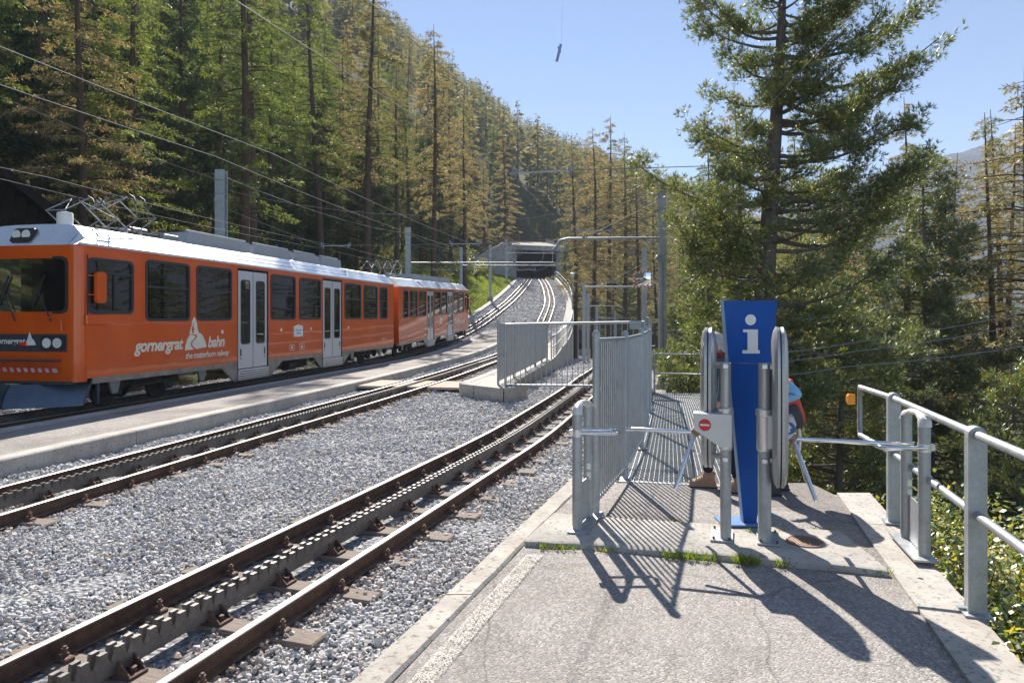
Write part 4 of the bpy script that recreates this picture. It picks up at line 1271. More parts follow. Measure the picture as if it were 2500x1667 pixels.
def pantograph(car, cx):
    for s in (-1, 1):
        m = MB()
        for yy in (s * .30, s * .80):
            for q in (-1, 1):
                m.tube([(cx + q * .22, yy, 4.06), (cx + q * .78, yy * .98, 4.42), (cx + q * .10, yy * .94, 4.80)], .014, 6)
                m.lathe((cx + q * .22, yy, 3.95), [(.05, 0), (.035, .03), (.05, .06), (.035, .09), (.03, .13)], 8)
        for q in (-1, 1):
            m.tube([(cx + q * .22, s * .25, 4.06), (cx + q * .22, s * .85, 4.06)], .018, 6)
            m.tube([(cx + q * .78, s * .28, 4.42), (cx + q * .78, s * .80, 4.42)], .014, 6)
            m.tube([(cx + q * .78, s * .28, 4.42), (cx + q * .10, s * .76, 4.80)], .010, 5)
        m.tube([(cx - .22, s * .55, 4.05), (cx + .22, s * .55, 4.05)], .03, 8)
        pan = m.build('pantograph', MAT['galv_dark'], car, smooth=40)
        m = MB()
        for q in (-.16, .16):
            m.tube([(cx + q, s * .08, 4.62), (cx + q, s * .14, 4.76), (cx + q, s * .26, 4.83), (cx + q, s * .84, 4.83), (cx + q, s * .96, 4.76), (cx + q, s * 1.02, 4.60)], .018, 6)
        m.bar((cx - .2, s * .3, 4.80), (cx + .2, s * .3, 4.80), .03, .02); m.bar((cx - .2, s * .8, 4.80), (cx + .2, s * .8, 4.80), .03, .02)
        m.build('collector_bow', MAT['black'], pan, smooth=40)
    m = MB(); m.tube([(cx - .9, -.6, 4.02), (cx + 1.2, -.6, 4.04)], .02, 6); m.tube([(cx - .9, .1, 4.02), (cx + 1.2, .1, 4.04)], .02, 6); m.lathe((cx + .7, -.3, 4.08), [(.10, -.3), (.12, -.28), (.12, .28), (.10, .3)], 12, 'x')
    m.build('roof_cable', MAT['black'], car, smooth=40)

def copy_tree(o, parent=None):
    c = o.copy(); COL.objects.link(c); c.parent = parent
    for ch in list(o.children): copy_tree(ch, c)
    return c

car1 = make_car()
tag(car1, 'orange rack railway car at the front, its cab and lettering towards the platform', 'train car', 'coupled orange railcars')
car2 = copy_tree(car1)
car2['label'] = 'second orange railcar coupled behind, half out on the climbing curve'
car1.location = (-9.99, 13.95, -.2); car1.rotation_euler = (0, 0, math.atan2(.982, .1885))
pantograph(car1, 2.1)
# the rear car is turned end for end
_t = Vector((.126, .992)); _f = Vector((-6.68, 32.57))
_e = _f + _t * 17.6
car2.location = (_e.x, _e.y, -.2 + .5)
car2.rotation_euler = (0, math.radians(1.64), math.atan2(-.992, -.126))
pantograph(car2, 15.9)
g = MB(); g.box((-6.45, 31.72, 1.75), (.95, 1.15, 2.1), math.atan2(-.17, .98)); g.box((-6.02, 31.75, .45), (.4, 1.6, .2), math.atan2(-.17, .98))
tag(g.build('gangway', MAT['black'], None, base=(-6.02, 31.75, .3)), 'black gangway bellows between the two orange railcars', 'gangway')

# ------------------------------------------------------------------ bar fences, gate, railings
def bar_fence(name, posts, zs, top, label, tilt=0.0, nb=15, pr=.032):
    e = wthing(name, (posts[0][0], posts[0][1], zs[0]), label, 'fence')
    for i, (x, y) in enumerate(posts):
        z = zs[i]; m = MB()
        m.lathe((x, y, z - .02), [(pr + .004, 0), (pr, .02), (pr, top + .02), (pr * 1.12, top + .02), (pr * 1.12, top + .05), (pr * .55, top + .075)], 14)
        m.box((x, y, z + .008), (.14, .14, .016)); m.build('post', MAT['galv'], e, smooth=40)
    for i in range(len(posts) - 1):
        a, b = Vector((*posts[i], zs[i])), Vector((*posts[i + 1], zs[i + 1]))
        d = (b - a).normalized(); a2 = a + d * pr; b2 = b - d * pr
        hz = lambda t: top - .03 - tilt * t
        m = MB(); m.tube([a2 + Vector((0, 0, hz(0))), b2 + Vector((0, 0, hz(1)))], .020, 8); m.build('top_rail', MAT['galv'], e, smooth=40)
        m = MB(); m.tube([a2 + Vector((0, 0, .13)), b2 + Vector((0, 0, .13))], .014, 8); m.build('bottom_rail', MAT['galv'], e, smooth=40)
        for k in range(1, nb):
            t = k / nb; p = a2.lerp(b2, t)
            m = MB(); m.tube([(p.x, p.y, p.z + .10), (p.x, p.y, p.z + hz(t))], .0098, 6); m.build('bar', MAT['galv'], e, smooth=60)
    return e
fp = [(.753, 6.12), (1.265, 7.61), (1.78, 9.37), (2.22, 11.2), (2.62, 12.95), (2.99, 14.75), (3.34, 16.55)]
bar_fence('bar_fence', fp, [.03] + [0] * 6, 1.60, 'tall galvanised bar fence between near track and grating walkway')
wp = [(-.37, 18.2), (.05, 20.6), (.45, 22.9), (.84, 25.2), (1.2, 27.5), (1.52, 29.4)]
bar_fence('bar_fence', wp, [0] * 6, 1.68, 'galvanised bar fence stepping along the concrete platform tip', .09, 23)

def gate():
    e = wthing('swing_gate', (3.30, 16.75, 0), 'wide tubular swing gate closed across the near track', 'gate')
    a, b = Vector((-.17, 17.95, 0)), Vector((3.26, 16.78, 0))
    m = MB(); m.tube([a + Vector((0, 0, 1.62)), b + Vector((0, 0, 1.69))], .036, 10); m.build('top_rail', MAT['galv'], e, smooth=40)
    m = MB(); m.tube([a + Vector((0, 0, .03)), b + Vector((0, 0, .12))], .028, 10); m.build('bottom_rail', MAT['galv'], e, smooth=40)
    for p, z0, z1 in ((a, .03, 1.62), (b, .12, 1.69)):
        m = MB(); m.tube([p + Vector((0, 0, z0)), p + Vector((0, 0, z1))], .034, 10); m.build('stile', MAT['galv'], e, smooth=40)
    for k in range(1, 26):
        t = k / 26; p = a.lerp(b, t)
        m = MB(); m.tube([(p.x, p.y, .03 + .09 * t), (p.x, p.y, 1.62 + .07 * t)], .010, 6); m.build('bar', MAT['galv'], e, smooth=60)
    m = MB(); m.box((3.36, 16.72, .9), (.10, .10, 1.84), .3, .008); m.build('hinge_post', MAT['galv'], e)
    m = MB(); m.box((3.05, 16.85, 1.62), (.30, .05, .22), -.33, .01); m.build('hinge_plate', MAT['galv_dark'], e)
    m = MB(); m.box((-.24, 17.98, .85), (.10, .08, .14), .2, .01); m.build('lock', MAT['galv_dark'], e)
    m = MB(); m.box((-.05, 17.62, -.06), (.16, .10, .10), .2, .01); m.build('stop_block', MAT['iron'], e)
gate()

def ramp_railing():
    e = wthing('ramp_railing', (xW(29.6), 29.6, .0), 'long curved galvanised handrail on top of the ramp retaining wall', 'railing')
    zt = lambda y: zramp(y) + .20
    ys = yr(29.9, 114, 1.35)
    for y in ys:
        m = MB(); m.bar((xW(y) - .05, y, zt(y) - .02), (xW(y) - .05, y, zt(y) + 1.0), .05, .05); m.build('post', MAT['galv'], e)
    for h in (1.0, .5):
        m = MB(); m.tube([(xW(y) - .05, y, zt(y) + h) for y in ys], .026, 6); m.build('rail', MAT['galv'], e, smooth=50)
ramp_railing()

def valley_railing():
    e = wthing('handrail', (2.8, 4.1, 0), 'galvanised two-rail tube railing along the valley side of the platform', 'railing')
    pts = [(1.62, .4), (2.30, 2.25), (2.83, 4.12), (3.36, 5.95)]
    for x, y in pts:
        m = MB(); d = Vector((.284, .959, 0)); n = Vector((.959, -.284, 0))
        poly = [(-.05, -.55), (.05, -.55), (.05, 1.10)] + [(.05 * math.cos(t * math.pi / 8), 1.10 + .05 * math.sin(t * math.pi / 8)) for t in range(1, 8)] + [(-.05, 1.10)]
        c = Vector((x - .045, y - .02, 0))
        m.prism(poly, lambda a, b, q: tuple(c + n * q + d * a * .35 + n * a * .94 + Vector((0, 0, b)) ), 0, .0)
        m = MB(); m.prism(poly, lambda a, b, q: tuple(c + n * a + d * q + Vector((0, 0, b))), -.035, .035)
        p = m.build('post', MAT['galv'], e)
        m = MB(); m.box((x - .05, y - .02, .030), (.15, .16, .014), -.29); m.build('foot_plate', MAT['galv'], p)
    end = (3.50, 6.86)
    for h in (1.10, .62):
        m = MB(); q = [(x - .045, y - .02, h) for x, y in pts] + [(end[0], end[1], h)]
        q[0] = (1.08, -1.0, h); m.tube(q, .027, 12); m.build('rail', MAT['galv'], e, smooth=50)
    m = MB(); m.tube([(end[0], end[1], 1.10), (end[0] + .01, end[1] + .03, 1.07), (end[0] + .01, end[1] + .03, .65), (end[0], end[1], .62)], .024, 10); m.build('end_loop', MAT['galv_dark'], e, smooth=50)
    m = MB(); m.prism([(-.06, -.055), (0, -.05), (.0, .05), (-.06, .055), (-.075, .03), (-.075, -.03)], lambda a, b, q: (end[0] - .05 + a, end[1] + .02 + q, .98 + b), -.02, .02)
    tag(m.build('reflector', MAT['yellow'], None, base=(0, 0, 0)), 'small orange reflector clipped to the end loop of the valley railing', 'reflector')
    # walkway end rail
    e2 = wthing('handrail', (3.5, 16.5, 0), 'short two-rail handrail closing the far end of the grating walkway', 'railing')
    P = [(3.46, 16.58), (4.58, 16.25), (4.2, 13.6), (3.75, 11.2)]
    for x, y in P:
        m = MB(); m.tube([(x, y, -.03), (x, y, .92)], .024, 8); m.build('post', MAT['galv'], e2, smooth=50)
    for h in (.92, .45):
        m = MB(); m.tube([(x, y, h) for x, y in P], .02, 8); m.build('rail', MAT['galv'], e2, smooth=50)
valley_railing()

# ------------------------------------------------------------------ turnstiles and their counter posts
def lens_panel(e, cx, cy, cz, hy, hz, th, mat):
    def out(sc):
        P = []
        for k in range(40):
            t = 2 * math.pi * k / 40; c, s = math.cos(t), math.sin(t)
            P.append((hy * sc * math.copysign(abs(c) ** .55, c), (hz - hy * (1 - sc) * 1.6) * math.copysign(abs(s) ** .62, s)))
        return P
    def shell(side):
        m = MB(); L = [(.10, .99), (.45, 1.0), (.75, .93), (.95, .80), (1.0, .62)]
        P = []; F = []
        for t, sc in L:
            for a, b in out(sc): P.append((cx + side * th * t, cy + a, cz + b))
        n = 40
        for i in range(len(L) - 1):
            for j in range(n): F.append((i * n + j, i * n + (j + 1) % n, i * n + n + (j + 1) % n, i * n + n + j))
        F += [tuple(range(n)), tuple((len(L) - 1) * n + j for j in range(n))]
        m.add(P, F); return m
    p = shell(-1).build('panel', mat, e, smooth=50)
    shell(1).build('panel', mat, e, smooth=50)
    m = MB(); m.prism(out(.975), lambda a, b, d: (cx + d, cy + a, cz + b), -th * .12, th * .12); m.build('panel_seam', MAT['rubber'], p)

def turnstile(px, py, side, label, pan, r):
    s = side
    e = wthing('turnstile', (px, py, .045), label, 'turnstile', 'tripod turnstiles')
    m = MB(); m.box((px + s * .03 * (1 if s < 0 else 1), py + .10, .053), (.17, .34, .014)); bp = m.build('base_plate', MAT['galv'], e)
    for dx, dy in ((-.06, -.04), (.06, -.04), (-.06, .24), (.06, .24)):
        m = MB(); m.lathe((px + s * .03 + dx, py + dy, .06), [(.009, 0), (.009, .016), (.006, .02)], 6); m.build('bolt', MAT['bolt'], bp)
    m = MB(); m.lathe((px, py, .06), [(r, 0), (r, .74)], 18); m.build('post', MAT['galv'], e, smooth=40)
    m = MB(); m.lathe((px, py, .76), [(r + .004, 0), (r + .010, .01), (r + .010, .27), (r + .018, .285), (r + .018, .325), (r + .004, .335)], 18); m.build('sleeve', MAT['alu'], e, smooth=30)
    m = MB(); m.lathe((px, py, 1.085), [(r - .002, 0), (r - .002, .36)], 18); m.build('upper_tube', MAT['panel'], e, smooth=40)
    m = MB()
    for z in (1.42, 1.05, .69):
        m.tube([(px, py - r - .012, z), (px, py, z), (pan[0], (py + pan[1]) / 2, z)], [.02, .028, .024], 8); m.box((px, py - r * .8, z), (.05, .05, .045), 0, .008)
    m.build('clamp', MAT['alu'], e, smooth=40)
    lens_panel(e, pan[0], pan[1], pan[2], .27, pan[3], pan[4], MAT['panel'])
    e.rotation_euler = (0, 0, -math.radians(18))
    # housing with sign
    hx = lambda a: px + s * a
    poly = [(-.045, 1.045), (.115, 1.045), (.245, 1.045), (.235, .915), (.04, .79), (-.045, .79)] if s < 0 else [(.02, 1.045), (.205, 1.045), (.225, .99), (.20, .90), (.10, .80), (.02, .79)]
    m = MB(); m.prism(poly, lambda a, b, d: (hx(a), py + d, b), -.075, .075); h = m.build('housing', plain('pale_grey_housing' + str(s), (.60, .60, .59), .4, .15, .05), e)
    cx = hx(.155 if s < 0 else .17); cz = .958
    m = MB(); m.lathe((cx, py - .0785, cz), [(.047, 0), (.047, .003)], 28, 'y'); sg = m.build('sign_disc', MAT['red'] if s < 0 else MAT['signblue'], h, smooth=40)
    m = MB()
    if s < 0: m.box((cx, py - .0795, cz), (.070, .003, .014))
    else: m.prism([(-.010, -.03), (.010, -.03), (.010, .002), (.024, .002), (0, .032), (-.024, .002), (-.010, .002)], lambda a, b, d: (cx + a, py - .0795 + d, cz + b), -.0015, .0015)
    m.build('sign_mark', MAT['white'], sg)
    hub = Vector((hx(.235 if s < 0 else .205), py - .01, .885 if s < 0 else .868))
    m = MB(); m.tube([hub + Vector((-s * .06, 0, .05)), hub + Vector((s * .012, 0, -.012))], [.045, .035], 12); m.build('hub', MAT['iron'], e, smooth=40)
    for d in ((s * 1.0, 0, .0), (s * .25, -.612, -.75), (s * .25, .612, -.75)):
        v = Vector(d).normalized(); L = .55 if abs(d[0]) == 1 else .52
        if abs(d[0]) == 1 and s > 0: L = .68
        m = MB(); m.tube([hub, hub + v * (L - .01), hub + v * L], [.0175, .0175, .012], 10); m.build('arm', MAT['chrome'], e, smooth=40)

turnstile(1.687, 5.39, -1, 'turnstile with red no-entry disc left of the blue information pillar', (1.687 - .139, 5.39 + .302, 1.14, .58, .060), .042)
turnstile(1.972, 5.33, 1, 'turnstile with blue arrow disc and tall grey panel right of the blue pillar', (1.972 + .106, 5.33 - .018, 1.115, .615, .055), .049)

def counter_posts(p, q, hx, label, s):
    e = wthing('handle_posts', (p[0], p[1], .04), label, 'barrier post', 'turnstile counter posts')
    for (x, y) in (p, q):
        m = MB(); m.lathe((x, y, .05), [(.042, 0), (.042, .98)], 16); m.build('post', MAT['galv'], e, smooth=40)
    P, Q = Vector((*p, 0)), Vector((*q, 0)); d = (Q - P)
    m = MB(); m.box(tuple((P + Q) / 2 + Vector((s * .02, 0, .052))), (.16, d.length + .22, .014), math.atan2(d.y, d.x) - math.pi / 2); m.build('base_plate', MAT['galv'], e)
    m = MB(); m.bar(P + Vector((0, .03, .24)), Q + Vector((0, -.03, .24)), .012, .34); m.build('infill_plate', MAT['galv'], e)
    m = MB(); m.tube([P + Vector((0, -.008, 1.0)), P + Vector((0, -.004, 1.035)), P.lerp(Q, .10) + Vector((0, 0, 1.062)), P.lerp(Q, .35) + Vector((0, 0, 1.082)), P.lerp(Q, .7) + Vector((0, 0, 1.075)), Q + Vector((0, 0, 1.035)), Q + Vector((0, .008, 1.0))], [.0455, .046, .034, .022, .022, .036, .0455], 14); m.build('cap', plain('pale_cap' + str(s), (.66, .66, .65), .35, .2, .04), e, smooth=50)
    z = .85
    m = MB(); m.tube([P + Vector((s * .0, -.03, z)), Vector((hx - s * .03, P.y - .03, z)), Vector((hx, P.y + .01, z)), Vector((hx, P.y + .10, z)), Vector((hx - s * .03, P.y + .14, z)), P + Vector((0, .14, z))], .016, 10); m.build('handle', MAT['chrome'], e, smooth=50)
    m = MB(); m.lathe((p[0], p[1], z - .03), [(.046, 0), (.046, .06)], 16); m.box((p[0] - s * .05, p[1], z), (.04, .05, .05), 0, .006); m.build('handle_clamp', MAT['alu'], e, smooth=40)
    m = MB(); m.box((q[0] + .0, q[1] - .044, .42), (.035, .008, .06)); m.box((q[0], q[1] - .044, .50), (.035, .008, .05)); m.build('lock_plate', MAT['alu'], e)
counter_posts((.54, 5.64), (.672, 6.02), .875, 'pair of galvanised posts with loop handle beside the bar fence', 1)
counter_posts((3.02, 5.00), (3.13, 5.42), 2.71, 'pair of galvanised posts with loop handle beside the valley railing', -1)

# ------------------------------------------------------------------ information pillar
def info_pillar():
    e = wthing('information_pillar', (2.03, 5.85, .03), 'tall blue tapering information pillar with large white letter i', 'sign')
    to = lambda a, b, d: (2.03 + a, 5.85 + d, b)
    m = MB(); m.prism([(-.055, .06), (.055, .06), (.182, 1.405), (-.182, 1.405)], to, -.035, .035); m.build('lower_panel', MAT['blue'], e)
    m = MB(); m.prism([(-.1835, 1.413), (.1835, 1.413), (.228, 1.945), (-.228, 1.945)], to, -.04, .04); h = m.build('head_panel', MAT['blue'], e)
    m = MB(); m.prism([(-.0605, .06), (-.0555, .06), (-.1825, 1.405), (-.1875, 1.405)], to, -.034, .034); m.prism([(-.189, 1.413), (-.184, 1.413), (-.2285, 1.945), (-.2335, 1.945)], to, -.039, .039); m.build('edge_strip', MAT['blue2'], e)
    m = MB(); m.prism([(.046 * math.cos(k * math.pi / 12), 1.782 + .046 * math.sin(k * math.pi / 12)) for k in range(24)], to, -.0425, -.0405)
    m.prism([(-.066, 1.700), (.060, 1.700), (.060, 1.524), (.076, 1.524), (.076, 1.496), (-.072, 1.496), (-.072, 1.524), (-.028, 1.524), (-.028, 1.676), (-.066, 1.676)], lambda a, b, d: to(a + .002, b, d), -.0425, -.0405)
    m.build('letter', MAT['white'], h)
    m = MB(); m.box((1.96, 5.88, .047), (.36, .26, .016)); m.build('base_plate', plain('pale_blue_plate', (.13, .26, .50), .4), e)
info_pillar()

# ------------------------------------------------------------------ overhead line
def mast(loc, top, w, label, arms=(), foot=None, face=0.0):
    x, y, z = loc
    e = wthing('catenary_mast', loc, label, 'mast', 'overhead line masts')
    m = MB(); h = w / 2; t = w * .16
    cs, sn = math.cos(face), math.sin(face)
    prof = [(-h, -h), (h, -h), (h, -h + t), (h * .45, -h + t), (h * .45, h - t), (h, h - t), (h, h), (-h, h), (-h, h - t), (-h * .45, h - t), (-h * .45, -h + t), (-h, -h + t)]
    m.prism(prof, lambda a, b, d: (x + a * cs - b * sn, y + a * sn + b * cs, d), z, top); m.build('post', MAT['galv'], e)
    m = MB(); m.box((x, y, z + .1), (w * 2.2, w * 2.2, .5), 0, .03); m.build('footing', MAT['concrete'], e)
    for zz in (top - .4, top - .9):
        m = MB(); m.box((x, y, zz), (w * 1.12, w * 1.12, .03)); m.build('band', MAT['galv_dark'], e)
    for (ex, ey, ez, drop) in arms:
        m = MB(); a = Vector((x, y, ez)); b = Vector((ex, ey, ez)); d = (b - a).normalized(); dn = .55 if drop else 0
        pts = [a, b - d * .35, b - d * .1 + Vector((0, 0, -.06)), b + Vector((0, 0, -.26)), b + d * .10 + Vector((0, 0, -.34))] if drop else [a, b]
        m.tube(pts, .040 if y < 40 else (.045 if x < 3 else .030), 8); m.build('arm', MAT['galv_dark'], e, smooth=50)
        m = MB(); m.tube([(x, y, min(top - .1, ez + 1.2)), tuple(a.lerp(b, .72) + Vector((0, 0, .04)))], .010 * (1 if y < 40 else 1.6), 5); m.build('stay', MAT['wire'], e)
    return e
mR1 = mast((4.62, 21.0, -.55), 6.05, .21, 'grey steel mast beside the pine with arm across the near track', [(1.38, 21.2, 4.25, True)])
m = MB(); m.bar((4.55, 21, 4.1), (3.9, 21, 4.22), .03, .03); m.bar((4.55, 21, 3.75), (4.05, 21, 4.2), .03, .03); m.lathe((4.5, 20.86, 3.62), [(.07, -.1), (.11, -.1), (.11, .12), (.06, .14)], 12, 'y'); m.tube([(4.62, 20.88, .2), (4.62, 20.88, 3.5)], .025, 6)
m.build('loudspeaker', MAT['galv_dark'], mR1, smooth=40)
mR2 = mast((6.78, 35.0, -.95), 5.37, .22, 'grey steel mast carrying the red and white framed traffic mirror', [(3.75, 35.2, 3.38, False)])
mast((-10.86, 25.5, .0), 7.3, .34, 'thick grey mast behind the front railcar roof', [])
mast((-7.15, 47.0, -.2), 8.0, .34, 'grey mast behind the rear railcar with long beam over both tracks', [(3.15, 46.8, 5.58, True)])
mast((-4.9, 66.0, 2.2), 8.6, .26, 'slim mast on the grass bank just past the rear railcar', [(4.4, 66, 6.85, True)])
mast((-2.45, 77.0, 3.75), 10.0, .30, 'pale mast on concrete footing halfway up the grass bank', [])
mast((-.80, 99.0, 6.7), 13.1, .34, 'last mast on the left before the tunnel mouth', [(6.6, 100, 11.2, True)])
for x, y, t, dx, lab in ((4.85, 46.0, 4.15, 2.6, 'tall thin mast standing beyond the ramp wall next to the lamp post'), (5.85, 52.5, 3.65, 2.7, 'thin mast with short arm second along the lower track'),
                         (7.7, 62, 2.75, 2.7, 'thin blueish mast third along the lower track'), (11.6, 77, 2.6, -2.6, 'most distant thin mast seen below the traffic mirror')):
    mast((x, y, zflat(y) - .35), t, .22, lab, [(x + dx, y, t - .95 if y > 50 else t - .3, True)])

def mirror():
    e = wthing('traffic_mirror', (6.62, 34.7, 3.3), 'rectangular traffic mirror with red and white checked border on the mast', 'mirror')
    cx, cz, w, h = 6.65, 3.75, .98, .80
    cy = 34.72
    m = MB(); m.prism([(-w / 2, -h / 2), (w / 2, -h / 2), (w / 2, h / 2), (-w / 2, h / 2)], lambda a, b, d: (cx + a, cy + d, cz + b), 0, .03); fr = m.build('frame', MAT['white'], e)
    m = MB(); n = 11; bw = .075
    for k in range(n):
        if k % 2 == 0:
            a = -w / 2 + k * w / n
            for zz in (-h / 2, h / 2 - bw): m.box((cx + a + w / n / 2, cy - .003, cz + zz + bw / 2), (w / n, .006, bw))
    for k in range(9):
        if k % 2 == 0:
            b = -h / 2 + k * h / 9
            for xx in (-w / 2, w / 2 - bw): m.box((cx + xx + bw / 2, cy - .0045, cz + b + h / 18), (bw, .006, h / 9))
    m.build('red_blocks', MAT['red'], fr)
    m = MB(); V = []; F = []; N = 8
    for i in range(N + 1):
        for j in range(N + 1):
            a, b = (i / N - .5) * (w - .16), (j / N - .5) * (h - .16); V.append((cx + a, cy - .06 + .20 * (a * a + b * b), cz + b))
    for i in range(N):
        for j in range(N): F.append((i * 9 + j, i * 9 + j + 1, i * 9 + 10 + j, i * 9 + 9 + j))
    m.add(V, F); m.build('mirror_face', MAT['mirror'], fr, smooth=60)
    e.rotation_euler = (math.radians(3), 0, math.radians(-25))
    m = MB(); m.bar((6.70, 34.74, 3.6), (6.76, 34.92, 3.6), .05, .05); m.bar((6.70, 34.74, 3.9), (6.76, 34.92, 3.9), .05, .05); m.build('bracket', MAT['galv'], e)
mirror()

def lamp_post():
    e = wthing('lamp_post', (5.32, 60, -2.0), 'slim lamp post with flat white head behind the ramp railing', 'lamp post')
    m = MB(); m.tube([(5.32, 60, -2.4), (5.32, 60, 5.5)], .06, 8); m.build('pole', MAT['galv'], e, smooth=40)
    m = MB(); m.lathe((5.32, 60, 5.45), [(.05, 0), (.12, .06), (.12, .16), (.20, .17), (.20, .26), (.12, .30)], 12); m.build('lamp_head', MAT['white'], e, smooth=40)
lamp_post()

def wire(name, pts, r, label, group, mat='wire', sag=0.0, n=1):
    P = []
    for a, b in zip(pts[:-1], pts[1:]):
        a, b = Vector(a), Vector(b)
        for k in range(n):
            t = k / n; p = a.lerp(b, t); p.z -= sag * 4 * t * (1 - t); P.append(p)
    P.append(Vector(pts[-1]))
    m = MB(); m.tube(P, r, 5)
    base = tuple(P[0])
    o = m.build(name, MAT[mat], None, smooth=60, base=base)
    tag(o, label, 'cable', group)
    return o
def hang(fx, fz, y, off, h): 
    (p, r) = frame(fx, fz, y, off); return (p[0], p[1], p[2] + h)
for nm, fx, fz, sup in (('near track', xA, zflat, [-14, 0, 13.8, 23.2, 35, 42, 52.5, 62, 77, 95]), ('middle track', xB, zramp, [-14, -2, 12, 27.3, 46.9, 66, 84, 100, 117]), ('train track', xC, zramp, [-14, 0, 14, 28, 47, 66, 84, 100, 117])):
    for s, side in ((-1, 'left'), (1, 'right')):
        pts = [hang(fx, fz, y, s * .55, 4.85) for y in sup]
        wire('contact_wire', pts, .0050, 'thin %s contact wire of the pair strung above the %s' % (side, nm), 'contact wires', 'wire', sag=.10, n=8)
def spreader(fx, fz, y, lab, h=4.85):
    e = wthing('spreader_bar', hang(fx, fz, y, 0, h), lab, 'spreader bar', 'wire spreader bars')
    a, b = hang(fx, fz, y, -.62, h + .10), hang(fx, fz, y, .62, h + .10)
    m = MB(); m.tube([a, b], .022, 6); m.build('bar', MAT['galv'], e, smooth=40)
    for q in (-.62, .62, -.55, .55):
        p = hang(fx, fz, y, q, h)
        m = MB(); m.lathe((p[0], p[1], p[2] + (.02 if abs(q) < .6 else .08)), [(.02, 0), (.035, .02), (.02, .05), (.035, .08), (.02, .12), (.03, .16)], 8); m.build('insulator', MAT['galv_dark'], e, smooth=40)
    return a, b
s1 = spreader(xA, zflat, 13.8, 'nearest spreader bar high over the near track, above the gate')
s2 = spreader(xA, zflat, 23.2, 'spreader bar of the near track hanging below the mast arm')
s3 = spreader(xA, zflat, 42.0, 'distant spreader bar of the lower track beside the traffic mirror')
sB = spreader(xB, zramp, 27.3, 'spreader bar over the middle track in front of the tunnel bank')
sC = spreader(xC, zramp, 28.0, 'spreader bar over the front railcar roof')
for y, l2 in ((46.9, 'under the long beam'), (66, 'under the slim mast beam'), (84, 'on the steep ramp'), (100, 'nearest the tunnel mouth')):
    spreader(xB, zramp, y, 'middle track spreader bar %s' % l2); spreader(xC, zramp, y, 'train track spreader bar %s' % l2)
wire('span_wire', [(-10.8, 25.5, 6.6), (-3.0, 23.4, 5.3), (1.5, 22.2, 5.2), (4.6, 21.0, 5.65)], .010, 'upper cross span wire slung between the two large masts', 'cross span wires', sag=.22, n=8)
wire('span_wire', [(-10.8, 25.7, 5.9), sC[0]], .009, 'cross span wire from thick mast down to the railcar spreader bar', 'cross span wires', n=4)
wire('span_wire', [sC[1], sB[0]], .009, 'cross span wire joining the railcar and middle track spreader bars', 'cross span wires', n=4)
wire('span_wire', [sB[1], (4.6, 21.0, 4.42)], .009, 'cross span wire from middle track spreader bar to the right mast', 'cross span wires', n=4)
wire('span_wire', [s1[1], (4.9, 16.9, 5.55), (6.25, 16.1, 6.0)], .010, 'taut wire rising from the nearest spreader bar to the pine', 'cross span wires', n=4)
wire('span_wire', [(1.38, 21.2, 4.05), (4.62, 21.0, 5.0)], .010, 'stay wire from the arm tip up to the right mast', 'cross span wires', n=4)
wire('span_wire', [(3.4, 35.0, 3.45), (6.78, 35, 4.05)], .012, 'stay wire slanting up to the traffic mirror mast', 'cross span wires', n=2)
wire('guy_wire', [(4.62, 21.0, 4.7), (5.5, 11.0, 6.7), (6.1, 4.0, 8.6)], .008, 'pale guy wire running up from the right mast across the pine', 'guy wires', n=6)
for k, (x0, z0, z1, l2) in enumerate(((5.62, 1.42, 1.94, 'highest'), (5.55, 1.26, 1.74, 'middle one'), (5.38, 1.01, 1.38, 'lowest'))):
    wire('valley_cable', [(x0 - 1.6, 11.9, z0 - .25), (x0, 11.0, z0), (8.6, 10.4, z1 + .12)], .0055, 'pale cable strung across the valley trees, %s of three' % l2, 'valley cables', 'galv', sag=.05, n=6)
wire('feeder_cable', [(-10.86, 25.3, 6.9), (-4.9, 20, 6.2)][:1] + [(-12.5, 8, 7.4), (-14, -10, 7.8)], .009, 'thin feeder cable running back from the thick mast over the train', 'feeder cables', sag=.3, n=8)
wire('feeder_cable', [(-10.86, 25.5, 7.1), (-7.15, 47, 7.6), (-4.9, 66, 8.4), (-2.45, 77, 9.8), (-.8, 99, 12.8)], .010, 'thin feeder cable linking the tops of the uphill masts', 'feeder cables', sag=.35, n=8)

